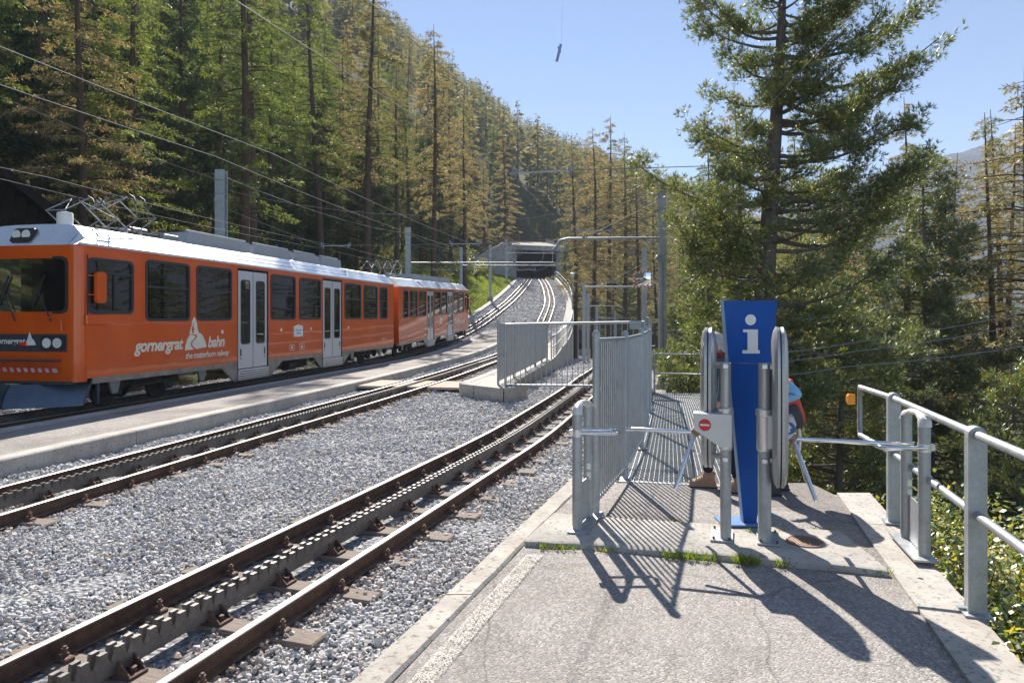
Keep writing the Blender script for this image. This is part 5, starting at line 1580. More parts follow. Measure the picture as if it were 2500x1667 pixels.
# ------------------------------------------------------------------ tunnel gallery
def gallery():
    e = wthing('tunnel_portal', (4, 115, 8.5), 'concrete avalanche gallery portal swallowing both climbing tracks', 'tunnel')
    zb = zramp(115)
    L = [(115 + k * 6) for k in range(9)]
    zf = lambda y: zramp(115) + .06 * (y - 115)
    roof = lambda y: zb + 4.75 + .125 * (y - 115)
    m = MB(); P = []; F = []
    for y in L:
        z = roof(y)
        P += [(-.15, y, z), (8.9, y, z - .35), (8.9, y, z + .45), (-.55, y, z + .80)]
    for i in range(len(L) - 1):
        for j in range(4): F.append((i * 4 + j, i * 4 + (j + 1) % 4, i * 4 + 4 + (j + 1) % 4, i * 4 + 4 + j))
    F += [(0, 1, 2, 3), tuple(len(L) * 4 - 4 + j for j in range(4))]
    m.add(P, F); m.build('roof_slab', MAT['tunnel'], e)
    m = MB(); quad_prism(m, [(-.35, 115.1), (.75, 115.1), (1.35, 163), (-.2, 163)], zb - 1.5, zb + 5.2); m.build('inner_wall', MAT['tunnel'], e)
    m = MB()
    for k in range(8):
        quad_prism(m, [(-.2, 121 + k * 5.5), (1.0, 121 + k * 5.5), (1.2, 126.5 + k * 5.5), (-.2, 126.5 + k * 5.5)], zb + 5.0, roof(121 + k * 5.5) + .1)
    quad_prism(m, [(.3, 162), (8.5, 162), (8.5, 162.6), (.3, 162.6)], zb - 2, zb + 10.2); m.build('rear_wall', MAT['tunnel'], e)
    for k in range(8):
        y = 115.5 + k * 6.2
        m = MB(); m.box((8.05, y, zb + 1.8 + .09 * (y - 115)), (.45, .45, 7.4 + .1 * (y - 115)), 0, .03); m.build('column', MAT['tunnel'], e)
    m = MB(); m.prism([(122, zb - 4), (162, zb - 4), (162, roof(162) - .3), (122, roof(122) - .3)], lambda a, b, d: (8.3 + d, a, b), 0, .3); quad_prism(m, [(.3, 140), (8.5, 140), (8.5, 140.5), (.3, 140.5)], zb - 1.5, roof(140) - .4); m.build('side_wall', MAT['under'], e)  # added dark side and cross walls block light in the otherwise open gallery
    # wing wall stepping down along the bank
    m = MB()
    to = lambda a, b, d: (a, 114.2 + d - .9 * (a + .1) * -.0 + (.0 if a > -1 else -(a + 1) * -.35), b)
    m.prism([(-.05, zb - 1.6), (-.05, zb + 5.4), (-1.2, zb + 5.75), (-4.6, zb + 3.6), (-8.6, zb + 1.4), (-8.6, zb - 1.2), (-4.0, zb - 1.5)], to, 0, .7); m.build('wing_wall', MAT['tunnel'], e)
    cop = MB(); cop.bar((-.05, 114.5, zb + 5.55), (-1.3, 114.4, zb + 5.85), 1.0, .28); cop.bar((-1.2, 114.4, zb + 5.86), (-8.7, 111.9, zb + 1.42), 1.0, .28); cop.build('coping', MAT['tunnel'], e)
    # path on the roof
    m = MB(); m.add([(.2, 116.2, roof(116.2) + .81), (8.2, 116.2, roof(116.2) + .51), (8.0, 163, roof(163) + .52), (1.0, 163, roof(163) + .80)], [(0, 1, 2, 3)]); m.build('roof_path', plain('dusty_path', (.20, .18, .15), .9, 0, .4, .5), e)
    f = wthing('wing_railing', (-1, 114.4, zb + 5.8), 'rusty brown railing stepping up the wing wall of the tunnel portal', 'railing')
    rp = [(-8.4, 112.1, zb + 1.7), (-6.5, 112.7, zb + 2.8), (-4.6, 113.3, zb + 3.9), (-2.8, 113.9, zb + 5.0), (-1.1, 114.4, zb + 5.95), (1.2, 115.4, zb + 6.0)]
    br = plain('brown_rail_paint', (.28, .18, .11), .7)
    for p in rp:
        k = MB(); k.tube([p, (p[0], p[1], p[2] + 1.25)], .05, 6); k.build('post', br, f)
    for h in (.4, .8, 1.22):
        k = MB(); k.tube([(p[0], p[1], p[2] + h) for p in rp], .04, 5); k.build('rail', br, f)
gallery()

# ------------------------------------------------------------------ dark timber shed at the picture's edge
def shed():
    e = wthing('timber_shed', (-18.5, 24, 2.5), 'dark timber shed gable with overhanging roof behind the train cab', 'shed')
    x1, z1 = -15.75, 5.35; xr, zr2 = -19.4, 8.5
    for s in (1, -1):
        m = MB(); ex = x1 if s > 0 else 2 * xr - x1
        for k in range(6):
            y = 22.6 + k * 1.1
            m2 = MB(); m2.prism([(xr, zr2), (ex, z1), (ex, z1 + .16), (xr, zr2 + .18)], lambda a, b, d: (a, d, b), y + .01, y + 1.09); m2.build('roof_panel', MAT['darkwood'], e)
        m3 = MB(); m3.prism([(xr, zr2 - .20), (ex, z1 - .20), (ex, z1 + .20), (xr, zr2 + .22)], lambda a, b, d: (a, d, b), 22.48, 22.58); m3.build('verge_board', MAT['darkwood'], e)
    for k in range(20):
        x = -15.95 - .35 - k * .33
        h = z1 + (min(x1 - x, x - (2 * xr - x1))) * .86 - .15
        m = MB(); m.box((x, 24.0, (h + .5) / 2), (.318, .06, h - .5)); m.build('plank', MAT['darkwood'], e)
    m = MB(); m.box((-16.2, 26, 3.1), (.08, 4, 5.2)); m.build('side_wall', MAT['darkwood'], e)
    e.location = (-19.3, 24.2, 2.5); e.rotation_euler = (0, 0, math.radians(38))
shed()

# ------------------------------------------------------------------ load hanging in the sky
def sky_load():
    e = wthing('hanging_load', (30, 360, 140), 'small blue load hanging on a long line in the sky', 'load')
    c = Vector((18.0, 250, 1.8 + (775 - 125) / 1667 * 250))
    e.location = c; e['_o'] = list(c)
    m = MB(); m.tube([c + Vector((-1.6, 0, -3.7)), c + Vector((-.1, 0, 2.5))], .5, 8); m.build('pole', plain('sky_blue_load', (.10, .25, .50), .6), e)
    m = MB(); m.tube([c + Vector((-1.3, 0, 1.7)), c + Vector((-.5, 0, .6)), c + Vector((-.3, 0, .15))], [.12, .5, .2], 6); m.tube([c + Vector((-.6, 0, -.1)), c + Vector((-.1, 0, -.3))], .3, 6); m.build('hook', MAT['black'], e)
    m = MB(); m.tube([c + Vector((-.1, 0, 2.5)), c + Vector((.15, 0, 4.5)), c + Vector((3, 0, 160))], .03, 5); m.build('line', MAT['wire'], e)
sky_load()

# ------------------------------------------------------------------ vegetation
def unit(a): return a / np.maximum(1e-9, np.linalg.norm(a, axis=1, keepdims=True))
def leaf_mesh(name, C, D, L, W, mat, rg, cross=None):
    """rhombic leaves or needle sprays: base C, direction D, length L, width W"""
    n = len(C); D = unit(D)
    S = unit(np.cross(D, rg.normal(size=(n, 3)))) if cross is None else unit(np.cross(D, cross))
    L = np.broadcast_to(np.asarray(L, float), (n,))[:, None]; W = np.broadcast_to(np.asarray(W, float), (n,))[:, None]
    V = np.stack([C, C + D * L * .45 + S * W * .5, C + D * L, C + D * L * .45 - S * W * .5], 1).reshape(-1, 3)
    me = bpy.data.meshes.new(name)
    me.vertices.add(4 * n); me.vertices.foreach_set('co', V.astype(np.float32).ravel())
    me.loops.add(4 * n); me.loops.foreach_set('vertex_index', np.arange(4 * n, dtype=np.int32))
    me.polygons.add(n); me.polygons.foreach_set('loop_start', np.arange(0, 4 * n, 4, dtype=np.int32)); me.polygons.foreach_set('loop_total', np.full(n, 4, dtype=np.int32))
    me.update(calc_edges=True)
    if mat is not None: me.materials.append(mat)
    return me

def trunk_pts(H, r0, lean, rg, n=9):
    P = []; R = []
    ph = rg.uniform(0, 6.28)
    for i in range(n):
        t = i / (n - 1)
        P.append((lean[0] * t * H + .012 * H * math.sin(t * 5 + ph) * t, lean[1] * t * H + .012 * H * math.cos(t * 4 + ph) * t, -.5 + (H + .5) * t)); R.append(max(.015, r0 * (1 - t) ** .8 * (1.25 if i == 0 else 1)))
    return P, R
def on_trunk(P, z):
    for a, b in zip(P[:-1], P[1:]):
        if a[2] <= z <= b[2]:
            t = (z - a[2]) / (b[2] - a[2]); return np.array([a[0] + (b[0] - a[0]) * t, a[1] + (b[1] - a[1]) * t, z])
    return np.array(P[-1])

def larch_data(seed, H, R, cb, nb, dens, leafL, leafW, droop=1.0, lean=(0, 0), bare=0.0, leaves=4):
    rg = np.random.default_rng(seed); w = MB()
    P, Rr = trunk_pts(H, .010 * H + .05, lean, rg); w.tube(P, Rr, 8)
    C = []; D = []
    for i in range(nb):
        u = ((i + rg.uniform(0, 1)) / nb) ** .92
        h = cb * H + (H * .985 - cb * H) * u
        L = R * ((1 - u) ** .7 * .92 + .10) * rg.uniform(.55, 1.12)
        if u < .12: L *= .7
        az = rg.uniform(0, 6.283); o = np.array([math.cos(az), math.sin(az), 0.0]); sd = np.array([-o[1], o[0], 0.0])
        b0 = on_trunk(P, h)
        ss = np.linspace(0, 1, 6); sw = rg.normal(0, .10)
        pts = [b0 + o * (L * s) + sd * (L * sw * s * s) + np.array([0, 0, L * (.20 * s - .50 * droop * s * s + .16 * s ** 4)]) for s in ss]
        w.tube([tuple(p) for p in pts], [max(.005, .006 + .011 * L * (1 - s)) for s in ss], 4, caps=False)
        if rg.uniform() < bare: continue
        n = int(L * dens) + 2
        s = rg.uniform(.10, 1.0, n) ** .8
        idx = np.minimum((s * 5).astype(int), 4); fr = s * 5 - idx
        pa = np.array(pts); pos = pa[idx] * (1 - fr)[:, None] + pa[idx + 1] * fr[:, None]
        sg = rg.choice([-1.0, 1.0], n)
        td = sd[None] * (sg * rg.uniform(.3, 1.0, n))[:, None] + o[None] * rg.uniform(.1, .9, n)[:, None] + np.array([0, 0, 1.0])[None] * rg.uniform(-.75, .05, n)[:, None]
        td = unit(td); tl = (.16 + .16 * L * (1.05 - s)) * rg.uniform(.5, 1.3, n)
        for k in range(leaves):
            C.append(pos + td * (tl * rg.uniform(0, 1, n))[:, None] + rg.normal(0, .02, (n, 3)))
            D.append(td * .8 + rg.normal(0, .55, (n, 3)))
    C = np.concatenate(C); D = np.concatenate(D); n = len(C)
    crown = leaf_mesh('crown', C, D, leafL * rg.uniform(.6, 1.3, n), leafW * rg.uniform(.7, 1.3, n), None, rg)
    return w.mesh('trunk', None, 60, fix=False), crown

def pine_data(seed, H, R, cb, nb, tufts, nd=9, nl=.10, nw=.014, lean=(0, 0), r0=None, shape=None, cone=False, big=None, upz=.5, sub=5.0, clump=.09):
    """dense tufted pine; shape(az, u) scales branch length"""
    rg = np.random.default_rng(seed); w = MB()
    P, Rr = trunk_pts(H, r0 or (.013 * H + .05), lean, rg); w.tube(P, Rr, 10)
    T = []; A = []
    lst = list(big or [])
    for i in range(nb):
        u = (i + rg.uniform(0, 1)) / nb
        az = rg.uniform(0, 6.283)
        prof = ((1 - u) ** .75 + .06) if cone else (min(1, .80 + .6 * u) if u < .38 else (1.0 - ((u - .38) / .66) ** 1.5))
        L = R * prof * rg.uniform(.55, 1.1) * (shape(az, u) if shape else 1)
        lst.append((cb * H + (H * .98 - cb * H) * u, az, max(.25, L), rg.uniform(-.05, .25)))
    for h, az, L, rise in lst:
        o = np.array([math.cos(az), math.sin(az), 0.0]); sd = np.array([-o[1], o[0], 0.0])
        b0 = on_trunk(P, h); sw = rg.normal(0, .18)
        f = lambda s: b0 + o * (L * s) + sd * (L * sw * s * s) + np.array([0, 0, L * (rise * s - .28 * s * (1 - s) + .22 * s * s * s)])
        ss = np.linspace(0, 1, 7)
        w.tube([tuple(f(s)) for s in ss], [max(.007, .010 + .020 * L * (1 - s) ** 1.2) for s in ss], 5, caps=False)
        ns = max(4, int(L * sub))
        for k in range(ns):
            s = rg.uniform(.22, 1.0) ** .75 if k < ns - 1 else 1.0
            p0 = f(s); l = (.22 + .30 * L * (1.1 - s)) * rg.uniform(.6, 1.2); l = min(l, .95)
            d = o * rg.uniform(.2, 1.0) + sd * rg.choice([-1, 1]) * rg.uniform(.2, 1.0) + np.array([0, 0, rg.uniform(-.15, upz)]); d /= np.linalg.norm(d)
            if k < ns - 1 and l > .3: w.tube([tuple(p0), tuple(p0 + d * l)], [.010, .004], 3, caps=False)
            for tc in ((1.0, .55) if l > .34 else (.9,)):
                m = max(3, int(tufts * rg.uniform(.6, 1.2))); cc = p0 + d * l * tc
                off = rg.normal(0, 1, (m, 3)) * np.array([clump, clump, clump * .72])
                T.append(cc[None] + off); A.append(unit(off) * .55 + d[None] * .45 + np.array([0, 0, .5])[None] + rg.normal(0, .25, (m, 3)))
    T = np.concatenate(T); A = unit(np.concatenate(A)); n = len(T)
    C = np.repeat(T, nd, 0); D = np.repeat(A, nd, 0) * .95 + rg.normal(0, .50, (n * nd, 3))
    crown = leaf_mesh('crown', C, D, nl * rg.uniform(.7, 1.25, n * nd), nw, None, rg)
    return w.mesh('trunk', None, 60, fix=False), crown

rt = random.Random(77)
def tree(name, data, bark, leaf, loc, rz, sc, label, cat, group=None):
    e = empty(name, loc, rz, label, cat, group); e.scale = (sc, sc, sc)
    if group: e.rotation_euler = (rt.gauss(0, .022), rt.gauss(0, .022), rz); e.scale = (sc * rt.uniform(.85, 1.2), sc * rt.uniform(.85, 1.2), sc)
    for nm, me, mt in (('trunk', data[0], bark), ('crown', data[1], leaf)):
        o = link(nm, me, e)
        if len(me.materials) == 0: me.materials.append(None)
        o.material_slots[0].link = 'OBJECT'; o.material_slots[0].material = mt
    return e

LAR = [larch_data(300 + i, 24 + (i % 3), [4.6, 3.7, 4.2, 5.0, 3.5, 4.4][i], [.16, .22, .30, .20, .36, .26][i], [120, 112, 104, 124, 98, 116][i], 13.5, .21, .036, leaves=6) for i in range(6)]
LARN = [larch_data(330 + i, 22 + 2 * i, [4.4, 3.6, 4.0][i], [.12, .26, .18][i], 120, 18, .16, .028, leaves=7) for i in range(3)]
SPR = [pine_data(340 + i, 17 + 2 * i, 3.0, .07, 110, 5, 5, .30, .07, cone=True, upz=.15, sub=3.6, clump=.17) for i in range(3)]
SAP = [larch_data(350 + i, 6.0, 1.7, .06, 46, 15, .15, .030) for i in range(2)]



placed = []
def free(x, y, dmin):
    for a, b in placed:
        if (a - x) ** 2 + (b - y) ** 2 < dmin * dmin: return False
    placed.append((x, y)); return True
def put(kind, x, y, H=None, label=None, cat='tree', group=None, mat=None, name=None, idx=None, z=None):
    zz = ground(x, y) if z is None else z
    if kind == 'near': src = LARN; h0 = [22, 24, 26]
    elif kind == 'larch': src = LAR; h0 = [24, 25, 26, 24, 25, 26]
    elif kind == 'spruce': src = SPR; h0 = [17, 19, 21]
    else: src = SAP; h0 = [6, 6]
    i = rt.randrange(len(src)) if idx is None else idx
    sc = (H / h0[i]) if H else rt.uniform(.75, 1.1)
    bark = MAT['bark']
    nm = name or {'near': 'larch_tree', 'larch': 'larch_tree', 'spruce': 'spruce_tree', 'sap': 'young_larch'}[kind]
    return tree(nm, src[i], bark, MAT[mat], (x, y, zz), rt.uniform(0, 6.28), sc, label, cat, group)

for k in range(16):
    x, y = rt.uniform(-3, 11), rt.uniform(166, 182)
    if 2.6 < x < 5.4 or not free(x, y, 1.8): continue
    put('sap' if k % 3 else 'spruce', x, y, rt.uniform(5, 10), 'young larch above the tunnel roof' if k % 3 else 'dark spruce above the tunnel roof', group='young trees above the tunnel', mat='l_gold' if k % 2 else 'l_green')
# singled-out silhouettes
HERO = [(-10.4, 49.5, 28.5, 'l_gold', 'tall half-bare tan larch whose trunk rises out of the picture behind the rear railcar', 4), (-6.9, 60, 26.0, 'l_gold', 'slim straight tan larch standing alone against the slope above the grass bank', 4),
        (-5.3, 76, 23.0, 'l_gold', 'tan larch with dark trunk just uphill of the pale footed mast', 2), (-1.4, 122, 27.0, 'l_gold', 'tall tan larch right behind the tunnel portal wing wall', 1),
        (7.6, 82.5, 27.5, 'l_gold', 'first tall tan larch beyond the lamp post', 1), (9.6, 80.5, 28.0, 'l_gold', 'second tall tan larch right of the tunnel', 5), (12.0, 84.0, 30.5, 'l_gold', 'tallest tan larch of the stand right of the tunnel', 2),
        (14.2, 86.0, 29.0, 'l_gold', 'thin tan larch near the end of the stand right of the tunnel', 4), (15.4, 83.0, 25.0, 'l_gold', 'outermost tan larch left of the big pine', 4),
        (-15.6, 41.0, 27.0, 'l_green', 'green larch with leaning pale trunk behind the middle of the front railcar', 4), (-13.2, 33.5, 25.0, 'l_green', 'green larch beside the thick mast behind the front railcar', 1)]
for x, y, H, mt, lab, ix in HERO:
    free(x, y, .1); put('larch', x, y, H, lab, mat=mt, idx=ix)
# the forest on the uphill side
cnt = 0
for _ in range(9000):
    y = rt.uniform(20, 122); x = rt.uniform(-.86 * y - 4, xL(y) - 4.6)
    d = xL(y) - x
    if 48 < y < 116 and d < 8.5: continue
    if x > -20.5 and y < 30 and x < -14.5: continue
    if y < 28 and d < 7: continue
    if d > 62: continue
    u = x / y
    if not free(x, y, rt.uniform(3.2, 6.6)): continue
    cnt += 1
    if cnt > 165: break
    r = rt.random()
    gold = rt.random() < (.72 if u > -.26 else (.30 if u > -.42 else .06))
    if r < .33:
        put('spruce', x, y, rt.uniform(8, 21), 'dark green spruce standing among the larches on the slope', group='dark spruces on the slope', mat='l_spruce')
    elif r < .45:
        put('sap', x, y, rt.uniform(4, 8.5), 'young feathery larch growing under the tall forest trees', group='young larches on the slope', mat='l_green' if not gold else 'l_gold')
    elif y < 52 and not gold:
        put('near', x, y, rt.uniform(20, 27), 'green feathery larch in the forest behind the train', group='green larches behind the train', mat='l_green')
    elif gold:
        put('larch', x, y, rt.uniform(15, 28), 'tan autumn larch in the forest on the slope', group='tan larches on the slope', mat='l_gold')
    else:
        put('larch', x, y, rt.uniform(15, 28), 'tall green larch in the forest on the slope', group='green larches on the slope', mat='l_green')
# behind the portal and right of the lower track
for _ in range(1500):
    y = rt.uniform(88, 175); x = rt.uniform(-30, .34 * y)
    if y < 118 and x < xW(y) + 2: continue
    if y < 166 and -1.8 < x < 10.2: continue
    if 2.5 < x < 6.5: continue
    if abs(x - xA(y)) < 2.6: continue
    if not free(x, y, rt.uniform(3.5, 6)): continue
    cnt += 1
    if cnt > 235: break
    if rt.random() < .3: put('spruce', x, y, rt.uniform(11, 20), 'dark spruce in the forest round the tunnel', group='dark spruces round the tunnel', mat='l_spruce')
    else: put('larch', x, y, rt.uniform(18, 25), 'tan larch in the forest round the tunnel', group='tan larches round the tunnel', mat='l_gold' if rt.random() < .75 else 'l_green')
for k in range(34):          # the wood goes on beside and behind the camera; the train's glass mirrors it
    y = rt.uniform(-24, 13); x = xL(y) - rt.uniform(6, 34)
    if y > 0 and x / max(y, .1) > -1.0: continue
    if not free(x, y, 3.6): continue
    put('near' if k % 3 else 'spruce', x, y, rt.uniform(14, 24), 'green larch or spruce of the wood beside the platform', group='trees beside the camera', mat='l_green' if k % 3 else 'l_spruce')
for k in range(26):
    y = rt.uniform(38, 80); x = xA(y) + rt.uniform(6, 26)
    if not free(x, y, 3.5): continue
    if k % 3 == 0: put('spruce', x, y, rt.uniform(8, 15), 'dark spruce below the lower track behind the big pine', group='dark spruces below the lower track', mat='l_spruce')
    else: put('larch', x, y, rt.uniform(12, 19), 'yellowish larch below the lower track behind the big pine', group='larches below the lower track', mat='l_gold' if k % 2 else 'l_green')

# ---- a label of its own for each forest tree: what it stands above or behind, how deep, which one of its like
def forest_labels():
    sets = {}
    for o in scene.objects:
        g = o.get('group'); l = o.get('label', '')
        if g == 'trees beside the camera' or not g or o.parent is not None or o.get('category') != 'tree': continue
        x, y, z = o.location
        px = 1250 + 1667 * x / y
        kind = 'dark spruce' if 'spruce' in l else ('young larch' if 'young' in l else ('tan larch' if o.children[-1].material_slots[0].material == MAT['l_gold'] or o.children[0].material_slots[0].material == MAT['l_gold'] else 'green larch'))
        h = o.scale[0]
        size = 'tall' if h > .95 else ('mid-sized' if h > .72 else 'short')
        if y >= 122 or (y > 86 and x > 2): place = 'behind the tunnel' if px < 1400 else 'right of the tunnel'
        elif x > 2: place = 'behind the big pine'
        else:
            place = ['above the cab roof', 'above the first railcar windows', 'above the first railcar door', 'above the second railcar door', 'above the railcar coupling', 'above the rear railcar', 'above the grass bank'][int(np.searchsorted([150, 430, 620, 830, 980, 1130], px))]
        d = y if place.startswith(('behind', 'right', 'below')) else xL(y) - x
        row = 'front row' if d < (12 if y < 118 else 125) else ('second row' if d < (24 if y < 118 else 140) else ('deep in the forest' if d < 42 or y > 118 else 'high on the slope'))
        sets.setdefault('%s %s %s, %s' % (size, kind, place, row), []).append((px, o))
    num = ['first', 'second', 'third', 'fourth', 'fifth', 'sixth', 'seventh', 'eighth', 'ninth', 'tenth', 'eleventh', 'twelfth']
    for lab, L in sets.items():
        L.sort(key=lambda t: t[0])
        for i, (px, o) in enumerate(L):
            if len(L) == 1: o['label'] = lab
            elif len(L) == 2: o['label'] = lab + (', left one', ', right one')[i]
            else: o['label'] = lab + ', %s from left' % num[min(i, 11)]
forest_labels()

# ---- the big stone pine and its neighbours on the valley side
def big_shape(az, u):
    c = math.cos(az)
    k = .76 if c < 0 else 1.06
    if math.sin(az) < -.5: k *= .68
    return k * (1 + .28 * math.sin(az * 3 + u * 23))
BIGL = [(13.1, .10, 3.9, .32), (11.1, .05, 3.0, .12), (9.6, .15, 2.7, -.06), (7.4, -.2, 2.7, .12), (5.2, .3, 3.3, -.28), (4.4, -.25, 3.6, -.22), (8.8, 3.3, 1.9, .22), (11.7, 2.9, 2.1, .20), (6.6, 3.0, 1.9, .0), (4.9, 3.4, 1.9, -.1)]
bp = pine_data(401, 15.5, 3.25, .17, 165, 12, 8, .13, .018, sub=7.8, clump=.10, lean=(.042, .0), r0=.34, shape=big_shape, big=BIGL)
tree('stone_pine', bp, MAT['barkgrey'], MAT['l_pine'], (5.86, 16.4, -3.0), 0, 1.0, 'huge stone pine with long dark limbs towering behind the blue pillar', 'tree')
sp2 = pine_data(402, 17.5, 4.2, .08, 185, 10, 8, .17, .025, sub=5.5, clump=.14, lean=(-.012, 0), cone=True, upz=.6)
tree('stone_pine', sp2, MAT['barkgrey'], MAT['l_pine'], (17.1, 28.0, -8.6), .4, 1.0, 'conical stone pine right of the big pine, below the far ridge', 'tree')
sp3 = pine_data(403, 9.5, 2.8, .08, 105, 9, 8, .155, .022, sub=5.5, clump=.12, cone=True, upz=.6)
tree('stone_pine', sp3, MAT['barkgrey'], MAT['l_pine'], (9.3, 19.5, -6.6), 2.2, 1.0, 'lower bushy stone pine filling the gap beside the big trunk', 'tree')
tree('stone_pine', sp3, MAT['barkgrey'], MAT['l_pine'], (6.15, 20.4, -3.6), 3.0, .90, 'bright backlit pine leaning against the right mast', 'tree')
tree('stone_pine', sp3, MAT['barkgrey'], MAT['l_pine'], (5.35, 22.4, -2.9), 4.2, .42, 'short pale pine bush at the foot of the right mast', 'tree')
tree('stone_pine', sp3, MAT['barkgrey'], MAT['l_pine'], (12.9, 17.6, -8.4), 1.1, .95, 'dark stone pine behind the end of the valley railing', 'tree')
tree('stone_pine', sp3, MAT['barkgrey'], MAT['l_pine'], (13.6, 13.2, -9.2), 5.1, 1.0, 'dark pine rising behind the handle posts on the valley side', 'tree')
tree('stone_pine', sp2, MAT['barkgrey'], MAT['l_pine'], (12.2, 24.6, -9.8), 2.6, .86, 'full green pine just left of the conical pine', 'tree')
tree('stone_pine', sp2, MAT['barkgrey'], MAT['l_pine'], (22.5, 27.5, -11.0), 1.6, .92, 'bushy green pine right of the conical pine', 'tree')
lt = larch_data(410, 17.5, 4.2, .18, 110, 10, .19, .042, .7, lean=(-.03, 0), bare=.12)
tree('larch_tree', lt, MAT['bark'], MAT['l_gold'], (18.6, 24.5, -8.2), 1.0, 1.08, 'thin crooked larch with bare top at the outer edge of the valley', 'tree')
for k, (x, y, H, mt, lab) in enumerate(((8.6, 26, 13, 'l_gold', 'pale yellow larch glowing behind the big pine trunk'), (8.6, 30, 12, 'l_green', 'yellow-green larch between right mast and big pine'), (12.5, 30, 12, 'l_gold', 'backlit larch between the big pine and the conical pine'),
                                        (22, 34, 18, 'l_gold', 'golden larch behind the crooked larch'), (15.5, 37, 17, 'l_green', 'greenish larch peeping over behind the conical pine'), (25, 30, 17, 'l_green', 'green larch at the outer side of the valley trees'), (10.8, 22.5, 11, 'l_gold', 'low golden larch under the long limb of the big pine'),
                                        (20.0, 28.5, 19, 'l_gold', 'golden larch in the gap right of the conical pine'), (22.6, 31, 20, 'l_gold', 'tall golden larch hiding the foot of the far ridge'), (24.2, 34, 21, 'l_green', 'pale green larch at the outermost edge of the valley trees'), (18.4, 32, 19, 'l_gold', 'golden larch directly behind the conical pine'))):
    put('near', x, y, H, lab, mat=mt)
for k, (x, y, H, lab) in enumerate(((3.95, 10.4, 2.3, 'young larch sapling just behind the person with the red backpack'), (5.6, 9.6, 3.0, 'bright green larch sapling left of the railing end loop'), (4.9, 5.6, 1.55, 'tiny larch sapling poking up beyond the valley railing'), (6.9, 10.6, 3.4, 'feathery sapling between railing end and dark pine'), (4.7, 12.8, 3.0, 'yellow green sapling behind the walkway'))):
    put('sap', x, y, H, lab, mat='l_green', z=ground(x, y) - .05)

# ---- leafy shrubs on the valley bank
def shrub_data(seed, R, H, n):
    rg = np.random.default_rng(seed); w = MB(); C = []; D = []; X = []
    for i in range(26):
        az = rg.uniform(0, 6.283); r = R * rg.uniform(.2, 1.0); h = H * rg.uniform(.45, 1.05) * (1 - .35 * (r / R))
        p1 = np.array([r * math.cos(az), r * math.sin(az), h]); p0 = p1 * np.array([.15, .15, 0]); pm = (p0 + p1) / 2 + np.array([0, 0, .12 * H])
        w.tube([tuple(p0), tuple(pm), tuple(p1)], [.010, .007, .003], 4, caps=False)
        m = n // 26; s = rg.uniform(.25, 1.05, m)[:, None]
        pos = p0 * (1 - s) ** 2 + 2 * s * (1 - s) * pm + s * s * p1 + rg.normal(0, .075, (m, 3))
        C.append(pos); D.append(rg.normal(0, .8, (m, 3)) + np.array([math.cos(az), math.sin(az), -.1]) * .7); X.append(np.array([0, 0, 1.0]) + rg.normal(0, .45, (m, 3)))
    C = np.concatenate(C); D = np.concatenate(D); X = np.concatenate(X); n = len(C)
    return w.mesh('stem', MAT['bark'], 60, fix=False), leaf_mesh('leaves', C, D, .060 * rg.uniform(.6, 1.4, n), .034 * rg.uniform(.7, 1.3, n), MAT['l_shrub'], rg, X)
SHR = [shrub_data(500 + i, .62 + .08 * i, .95 + .1 * i, 2900) for i in range(3)]
def shrub(x, y, sc, lab, i, dz=0.0):
    e = empty('shrub', (x, y, ground(x, y) - .05 + dz), rt.uniform(0, 6.28), lab, 'shrub', 'leafy shrubs on the valley bank'); e.scale = (sc, sc, sc)
    link('stem', SHR[i % 3][0], e); link('leaves', SHR[i % 3][1], e)
k = 0
for y in (2.6, 3.4, 4.1, 4.8, 5.5, 6.2, 6.9):
    for j, off in enumerate((.32, .95, 1.75)):
        x = xPR(y) + off + rt.uniform(-.1, .1)
        shrub(x, y + rt.uniform(-.2, .2), rt.uniform(.75, .95) + .18 * j, 'yellow and green leafy shrub on the bank below the valley railing', k); k += 1
for x, y in ((2.75, 8.1), (3.4, 7.75), (3.1, 8.9), (3.9, 8.2), (4.5, 7.6), (3.6, 9.6), (4.7, 8.9), (5.6, 8.2), (4.2, 10.6), (5.4, 6.9), (6.2, 7.4)):
    shrub(x, y, rt.uniform(.85, 1.25), 'leafy green shrub just past the end of the platform', k); k += 1
for x, y in ((-11.5, 42), (-12.8, 46), (-9.6, 58), (-8.6, 64), (-7.9, 71), (-14, 38), (-6.0, 87), (-5.2, 95), (-4.4, 103), (-7.2, 99), (-8.0, 79)):
    shrub(x, y, rt.uniform(2.0, 3.2), 'large yellowing bush at the foot of the forest above the grass bank', k); k += 1
for o in list(scene.objects):
    if o.get('label') == 'leafy green shrub just past the end of the platform': o['group'] = 'leafy shrubs past the platform end'
    if o.get('label') == 'large yellowing bush at the foot of the forest above the grass bank': o['group'] = 'bushes at the forest foot'

def number_labels(text, key, new):
    L = sorted([o for o in scene.objects if o.get('label') == text], key=key)
    num = ['first', 'second', 'third', 'fourth', 'fifth', 'sixth', 'seventh', 'eighth', 'ninth', 'tenth', 'eleventh', 'twelfth', 'thirteenth', 'fourteenth', 'fifteenth', 'sixteenth', 'seventeenth', 'eighteenth', 'nineteenth', 'twentieth', 'last']
    for i, o in enumerate(L): o['label'] = new % num[min(i, 20)]
pxx = lambda o: o.location.x / max(.1, o.location.y)
number_labels('yellow and green leafy shrub on the bank below the valley railing', lambda o: -pxx(o), 'yellow-green leafy shrub below the valley railing, %s from the right')
number_labels('leafy green shrub just past the end of the platform', pxx, 'leafy green shrub past the platform end, %s from the left')
number_labels('large yellowing bush at the foot of the forest above the grass bank', pxx, 'large yellowing bush at the forest foot, %s from the left')
number_labels('green larch or spruce of the wood beside the platform', lambda o: o.location.y, 'tree of the wood beside the train, %s from behind the camera')
